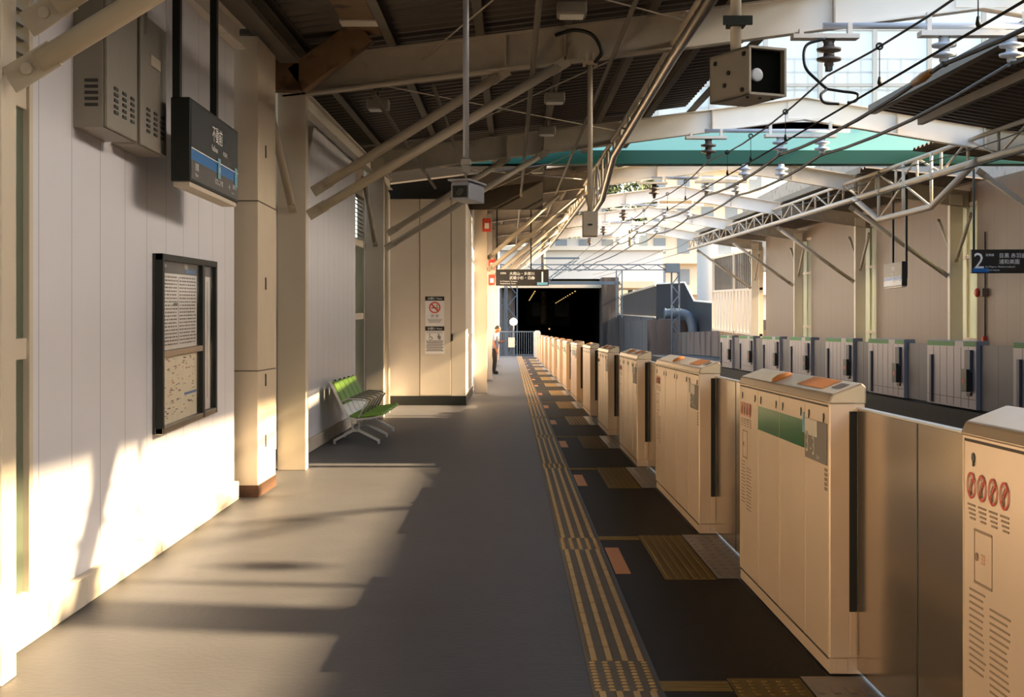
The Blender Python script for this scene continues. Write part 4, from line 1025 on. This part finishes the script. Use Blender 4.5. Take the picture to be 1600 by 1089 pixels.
tag(MB().tube([(4.93, 17.25, 4.31), (4.93, 17.6, 4.30), (4.93, 18.0, 4.29)], [.04, .06, .045], 12).build('cable_sleeve', M_ochre, level=True), 'short ochre sleeve on the left feeder cable', 'sleeve')

# ------------------------------------------------------------------ teal road bridge over the tracks
t = thing('road_bridge', 'teal girder road bridge with white noise barrier crossing above the station', 'bridge', (5, 34.4, 5.25))
BZ = 5.30
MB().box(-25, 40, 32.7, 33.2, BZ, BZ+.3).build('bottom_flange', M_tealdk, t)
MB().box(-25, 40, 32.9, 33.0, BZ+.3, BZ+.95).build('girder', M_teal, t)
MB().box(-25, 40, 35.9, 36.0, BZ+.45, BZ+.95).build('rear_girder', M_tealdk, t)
MB().box(-25, 40, 32.9, 36.1, BZ+.80, BZ+.95).build('deck', M_conc, t)
b = MB(); b.box(-25, 40, 32.95, 33.02, BZ+.95, BZ+5); b.build('barrier_panel', M_barrier, t)
b = MB()
for x in frange(-24.8, 39, 1.22): b.box(x-.05, x+.05, 32.88, 32.97, BZ+.95, BZ+5)
for z in (1.0, 1.75, 3.0, 4.9): b.box(-25, 40, 32.9, 32.97, BZ+z, BZ+z+.07)
b.build('barrier_post', M_gatetop, t)
b = MB()
for x in frange(-24.8, 39, .3): b.box(x-.012, x+.012, 33.2, 33.25, BZ+.95, BZ+2.4)
for z in (1.3, 1.7, 2.1, 2.4): b.box(-25, 40, 33.2, 33.25, BZ+z, BZ+z+.03)
b.build('railing', M_porc, t)

# ------------------------------------------------------------------ platform end, tunnel mouth and what stands beyond
t = thing('end_fence', 'railing across the far end of the platform', 'fence', (0, 90.5, 0))
b = MB()
for x in frange(-1.0, 1.4, .14): b.box(x-.015, x+.015, 90.48, 90.52, .08, 1.5)
each(b, 'baluster', M_blue, t)
b = MB(); b.box(-1.1, 1.45, 90.46, 90.54, 1.48, 1.55); b.box(-1.1, 1.45, 90.46, 90.54, .06, .12)
for x in (-1.05, .2, 1.4): b.box(x-.04, x+.04, 90.44, 90.56, 0, 1.55)
b.build('rail', M_blue, t)
tag(MB().box(-.15, .25, 90.38, 90.42, .55, 1.15).build('fence_notice', M_cream), 'pale notice board on the platform end railing', 'notice')
t = thing('track_mirror', 'round white mirror on a post at the platform end', 'mirror', (.17, 91.5, 0))
MB().tube([(.17, 91.6, 0), (.17, 91.6, 2.2)], .04, 8).build('post', M_blue, t)
MB().lathe((.17, 91.55, 2.12), [(.24, 0), (.24, .03), (.2, .08), (.1, .11)], 24, (0, -1, 0)).build('dish', M_white, t)

struct(MB().box(-14, .35, 124, 126, -1.5, 6.0).build('wall_back', M_retain))
struct(MB().box(7.6, 9.0, 122.5, 126, -1.5, 6.0).build('wall_back', M_retain))
struct(MB().box(-14, 12, 123.2, 126, 5.15, 5.7).build('trim_1', M_pier))
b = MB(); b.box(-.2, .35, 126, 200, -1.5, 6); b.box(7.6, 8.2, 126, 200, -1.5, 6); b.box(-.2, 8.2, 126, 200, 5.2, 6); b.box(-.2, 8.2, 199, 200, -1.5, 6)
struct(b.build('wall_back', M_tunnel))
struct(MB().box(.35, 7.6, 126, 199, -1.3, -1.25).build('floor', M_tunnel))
for k in range(22):
    side = k % 2; x = (2.1, 5.6)[side]; y = 128+(k//2)*5.5
    if side == 0 and k > 14: continue
    o = MB().box(x-.06, x+.06, y, y+.12, 4.95, 5.02).build('tunnel_lamp', M_glow)
    tag(o, 'tiny amber lamp in the dark tunnel, ' + ('left' if side == 0 else 'right') + ' row, ' + ORD[k//2] + ' the mouth', 'lamp', 'lamps along the tunnel')
tag(MB().lathe((4.2, 160, 1.75), [(.09, 0), (.09, .1)], 12, (0, -1, 0)).build('signal_light', M_glow), 'single amber signal light deep in the tunnel above the gates', 'light')
def strip_wall(pts, z0, ztops, th, m, name):
    b = MB()
    for (p, q, za, zb) in zip(pts, pts[1:], ztops, ztops[1:]):
        p = Vector((*p, 0)); q = Vector((*q, 0)); d = (q-p).normalized(); nrm = Vector((d.y, -d.x, 0))*th
        if nrm.x < 0: nrm = -nrm
        v = [p+Z_*z0, q+Z_*z0, q+nrm+Z_*z0, p+nrm+Z_*z0, p+Z_*za, q+Z_*zb, q+nrm+Z_*zb, p+nrm+Z_*za]
        b.add(v, [(3, 2, 1, 0), (4, 5, 6, 7), (0, 1, 5, 4), (1, 2, 6, 5), (2, 3, 7, 6), (3, 0, 4, 7)])
    return b.build(name, m)
struct(strip_wall([(9.0, 123), (9.8, 101), (11.3, 98.5)], -1.4, (2.9, 2.45, 2.3), .5, M_retain, 'wall_right'))
struct(strip_wall([(10.9, 99), (12.4, 78), (14, 60)], -1.4, (1.45, 1.6, 1.6), .5, M_retain, 'wall_right'))
t = thing('slope_fence', 'slatted grey fence climbing along the retaining wall beside the tunnel mouth', 'fence', (10, 110, 2.7))
b = MB()
for k in range(34):
    a = k/33; p = Vector((9.15, 122.5, 2.75)).lerp(Vector((9.95, 101, 2.4)), a); h = 1.7+.55*a
    b.box(p.x, p.x+.10, p.y, p.y+.05, p.z, p.z+h)
b.build('slat', M_retaind, t)
b = MB(); b.bar((9.15, 122.5, 4.45), (9.95, 101, 4.68), .12, .12); b.bar((9.15, 122.5, 2.85), (9.95, 101, 2.5), .1, .1); b.build('rail', M_pier, t)
t = thing('sheet_fence', 'dark blue-grey sheet fence with stepped top beyond the far wall', 'fence', (12, 90, 1.6))
b = MB()
for (p, q, za, zb) in (((9.95, 100.6), (11.75, 99.6), 4.72, 4.78), ((11.75, 99.6), (12.2, 98.0), 4.78, 3.5), ((12.2, 98.0), (14.0, 90.0), 3.5, 3.1)):
    n0 = 12
    v = [(p[0], p[1], 1.2), (q[0], q[1], 1.2), (q[0]+.05, q[1]+.1, 1.2), (p[0]+.05, p[1]+.1, 1.2), (p[0], p[1], za), (q[0], q[1], zb), (q[0]+.05, q[1]+.1, zb), (p[0]+.05, p[1]+.1, za)]
    b.add(v, [(3, 2, 1, 0), (4, 5, 6, 7), (0, 1, 5, 4), (1, 2, 6, 5), (2, 3, 7, 6), (3, 0, 4, 7)])
b.build('sheet', M_retaind, t)
b = MB(); b.tube([(9.95, 100.5, 4.77), (11.75, 99.5, 4.83), (12.2, 97.9, 3.55), (14.0, 89.9, 3.15)], .05, 8); b.build('top_rail', M_white, t)
struct(MB().box(9.2, 60, 99, 200, -1.4, 2.3).build('ground', M_retain))
# lattice masts and gantry beams
def lattice(b, p, q, w_, up=(0, 0, 1), step=.6, r=.035):
    p = Vector(p); q = Vector(q); d = (q-p); L = d.length; d.normalize(); u = Vector(up); s = d.cross(u).normalized()*w_/2; u = s.cross(d).normalized()*w_/2
    for sa in (-1, 1):
        for ua in (-1, 1): b.bar(p+s*sa+u*ua, q+s*sa+u*ua, r*1.6, r*1.6)
    n = int(L/step)
    for k in range(n):
        a = p+d*(k*L/n); c = p+d*((k+1)*L/n); f = 1 if k % 2 else -1
        for sa in (-1, 1): b.bar(a+s*sa+u*f, c+s*sa-u*f, r, r)
        for ua in (-1, 1): b.bar(a+u*ua+s*f, c+u*ua-s*f, r, r)
    return b
t = thing('line_gantry', 'blue-grey lattice gantry spanning the tracks in front of the tunnel', 'gantry', (10.9, 97, -1.3))
lattice(MB(), (10.85, 97, -1.3), (10.85, 97, 5.9), .5, (0, 1, 0)).build('mast', M_blue, t)
lattice(MB(), (-.9, 97, -1.3), (-.9, 97, 5.9), .5, (0, 1, 0)).build('mast', M_blue, t)
lattice(MB(), (-.9, 97, 5.75), (10.85, 97, 5.75), .34).build('cross_beam', M_blue, t)
MB().box(10.2, 11.1, 96.7, 97.3, 5.4, 6.0).build('corner_plate', M_blue, t)
t = thing('line_gantry', 'lower blue-grey gantry close to the tunnel mouth', 'gantry', (8.6, 116, -1.3))
lattice(MB(), (8.55, 116, 2.6), (8.55, 116, 6.3), .45, (0, 1, 0)).build('mast', M_blue, t)
lattice(MB(), (.1, 116, -1.3), (.1, 116, 6.3), .8, (0, 1, 0), .9, .06).build('mast', M_blue, t)
MB().box(.1, 8.6, 115.85, 116.15, 5.2, 5.45).build('cross_beam', M_blue, t)
b = MB(); lattice(b, (2.8, 116, 5.45), (5.2, 116, 7.2), .2); b.box(2.6, 5.4, 115.95, 116.05, 7.2, 7.35); b.build('top_frame', M_blue, t)
tag(lattice(MB(), (-.75, 104, -1.3), (-.75, 104, 5.2), .7, (0, 1, 0), .8, .05).build('lattice_mast', M_blue), 'blue lattice mast behind the standing man at the platform end', 'mast')
t = thing('pipe_bend', 'wide grey cable duct bending down over the retaining wall', 'duct', (11, 96, 2.5))
MB().tube(smooth([(10.2, 97.6, 2.7), (11.2, 97.4, 2.72), (11.75, 97.3, 2.5), (12.0, 97.2, 1.9), (12.05, 97.2, 1.3)]), .32, 14).build('pipe', M_blue, t)
MB().lathe((10.2, 97.6, 2.7), [(.38, 0), (.38, .08)], 14, (1, 0, 0)).build('flange', M_blue, t)
for k in range(9): pass
# houses beyond the tunnel
def house(label, x0, x1, y, z1, m, rows, cols, deep=12, win=True, roof=True, z0=2.2):
    t = thing('apartment_building', label, 'building', ((x0+x1)/2, y, z0))
    MB().box(x0, x1, y, y+deep, z0, z1).build('wall', m, t)
    if roof: MB().box(x0-.3, x1+.3, y-.3, y+deep+.3, z1, z1+.4).build('roof', M_gatetop, t)
    dx = (x1-x0)/max(cols, 1); dz = (z1-z0)/rows
    for i in range(rows):
        for j in range(cols):
            xa = x0+dx*(j+.25); za = z0+dz*(i+.3)
            o = MB().box(xa, xa+dx*.5, y-.08, y, za, za+dz*.5).build('window', M_win, t)
        if i and win: MB().box(x0+.3, x1-.3, y-.9, y, z0+dz*i-.1, z0+dz*i+.75).build('balcony', m, t)
house('long pale house directly above the tunnel mouth', -6, 14.5, 140, 9.2, M_apt2, 1, 0, 10, z0=5.7)
house('tall beige apartment block behind the arched beams', 16, 30, 172, 24, M_apt, 6, 5)
house('pale apartment block with balconies right of the beige one', 20.5, 31, 150, 11.5, M_apt2, 3, 4)
house('tall pale block behind the tunnel to the left', 2, 14, 190, 30, M_apt2, 7, 4)
def bush(label, c, r, n, sd):
    rr = random.Random(sd); b = MB()
    for k in range(n):
        d = Vector((rr.gauss(0, 1), rr.gauss(0, 1), rr.gauss(0, 1))).normalized()*rr.uniform(.5, 1)**.5
        p = Vector(c)+Vector((d.x*r[0], d.y*r[1], d.z*r[2])); a = Vector((rr.uniform(-1, 1), rr.uniform(-1, 1), rr.uniform(-1, 1))).normalized(); e = a.orthogonal().normalized(); s = r[0]*.14
        b.add([p-a*s, p+e*s*.5, p+a*s, p-e*s*.5], [(0, 1, 2, 3)])
    t = thing('tree', label, 'tree', (c[0], c[1], 2.3)); b.open = True
    b.build('foliage', M_leaf, t); MB().tube([(c[0], c[1], 2.2), (c[0], c[1], c[2])], [.3, .15], 8).build('trunk', M_rustp, t)
bush('dark green tree between the apartment blocks beyond the tunnel', (13, 160, 17), (3, 3, 4.5), 900, 4)
bush('low green tree above the tunnel roof on the left', (3, 135, 11.5), (4, 2, 1.6), 700, 5)
# unseen blockers added on the right to shape the low sun's patch
struct(MB().box(11.6, 11.75, -14, 17.3, 0, 6.8).build('wall_right', M_wallr))  # added tall wall, cuts the patch's track-side edge straight
struct(MB().box(14.5, 14.75, -20, 33, 10.05, 13.4).build('wall_right', M_conc))  # added slab, stops the sun above the lit wall foot
struct(MB().box(14.5, 14.75, 38.5, 92, 5.0, 9.4).build('wall_right', M_conc))  # added slab, holds low sun off the far left columns
def blocker_bar(pts, w_): 
    b = MB()
    for p, q in zip(pts, pts[1:]): b.bar((11.7, p[0], p[1]+.3), (11.7, q[0], q[1]+.3), .12, w_, (0, 0, 1) if abs(p[1]-q[1]) < abs(p[0]-q[0]) else (0, 1, 0))
    struct(b.build('sun_blocker', M_steel))  # unseen bars added to cast streaks across the sun patch
blocker_bar([(7.55, 6.4), (7.80, 7.4)], .75); blocker_bar([(7.85, 7.3), (9.20, 8.7)], .42); blocker_bar([(8.70, 6.5), (8.85, 7.55)], .10)
blocker_bar([(11.20, 7.45), (12.90, 6.5)], .07); blocker_bar([(9.70, 7.5), (11.00, 7.1), (12.00, 6.9)], .09); blocker_bar([(12.10, 7.55), (13.70, 7.3)], .10); blocker_bar([(9.45, 7.45), (9.65, 8.6)], .12)
struct(MB().lathe((11.66, 9.45, 7.22), [(.15, 0), (.2, .06), (.15, .12)], 16, (1, 0, 0)).build('sun_blocker', M_steel))  # unseen disc added to cast a round shadow
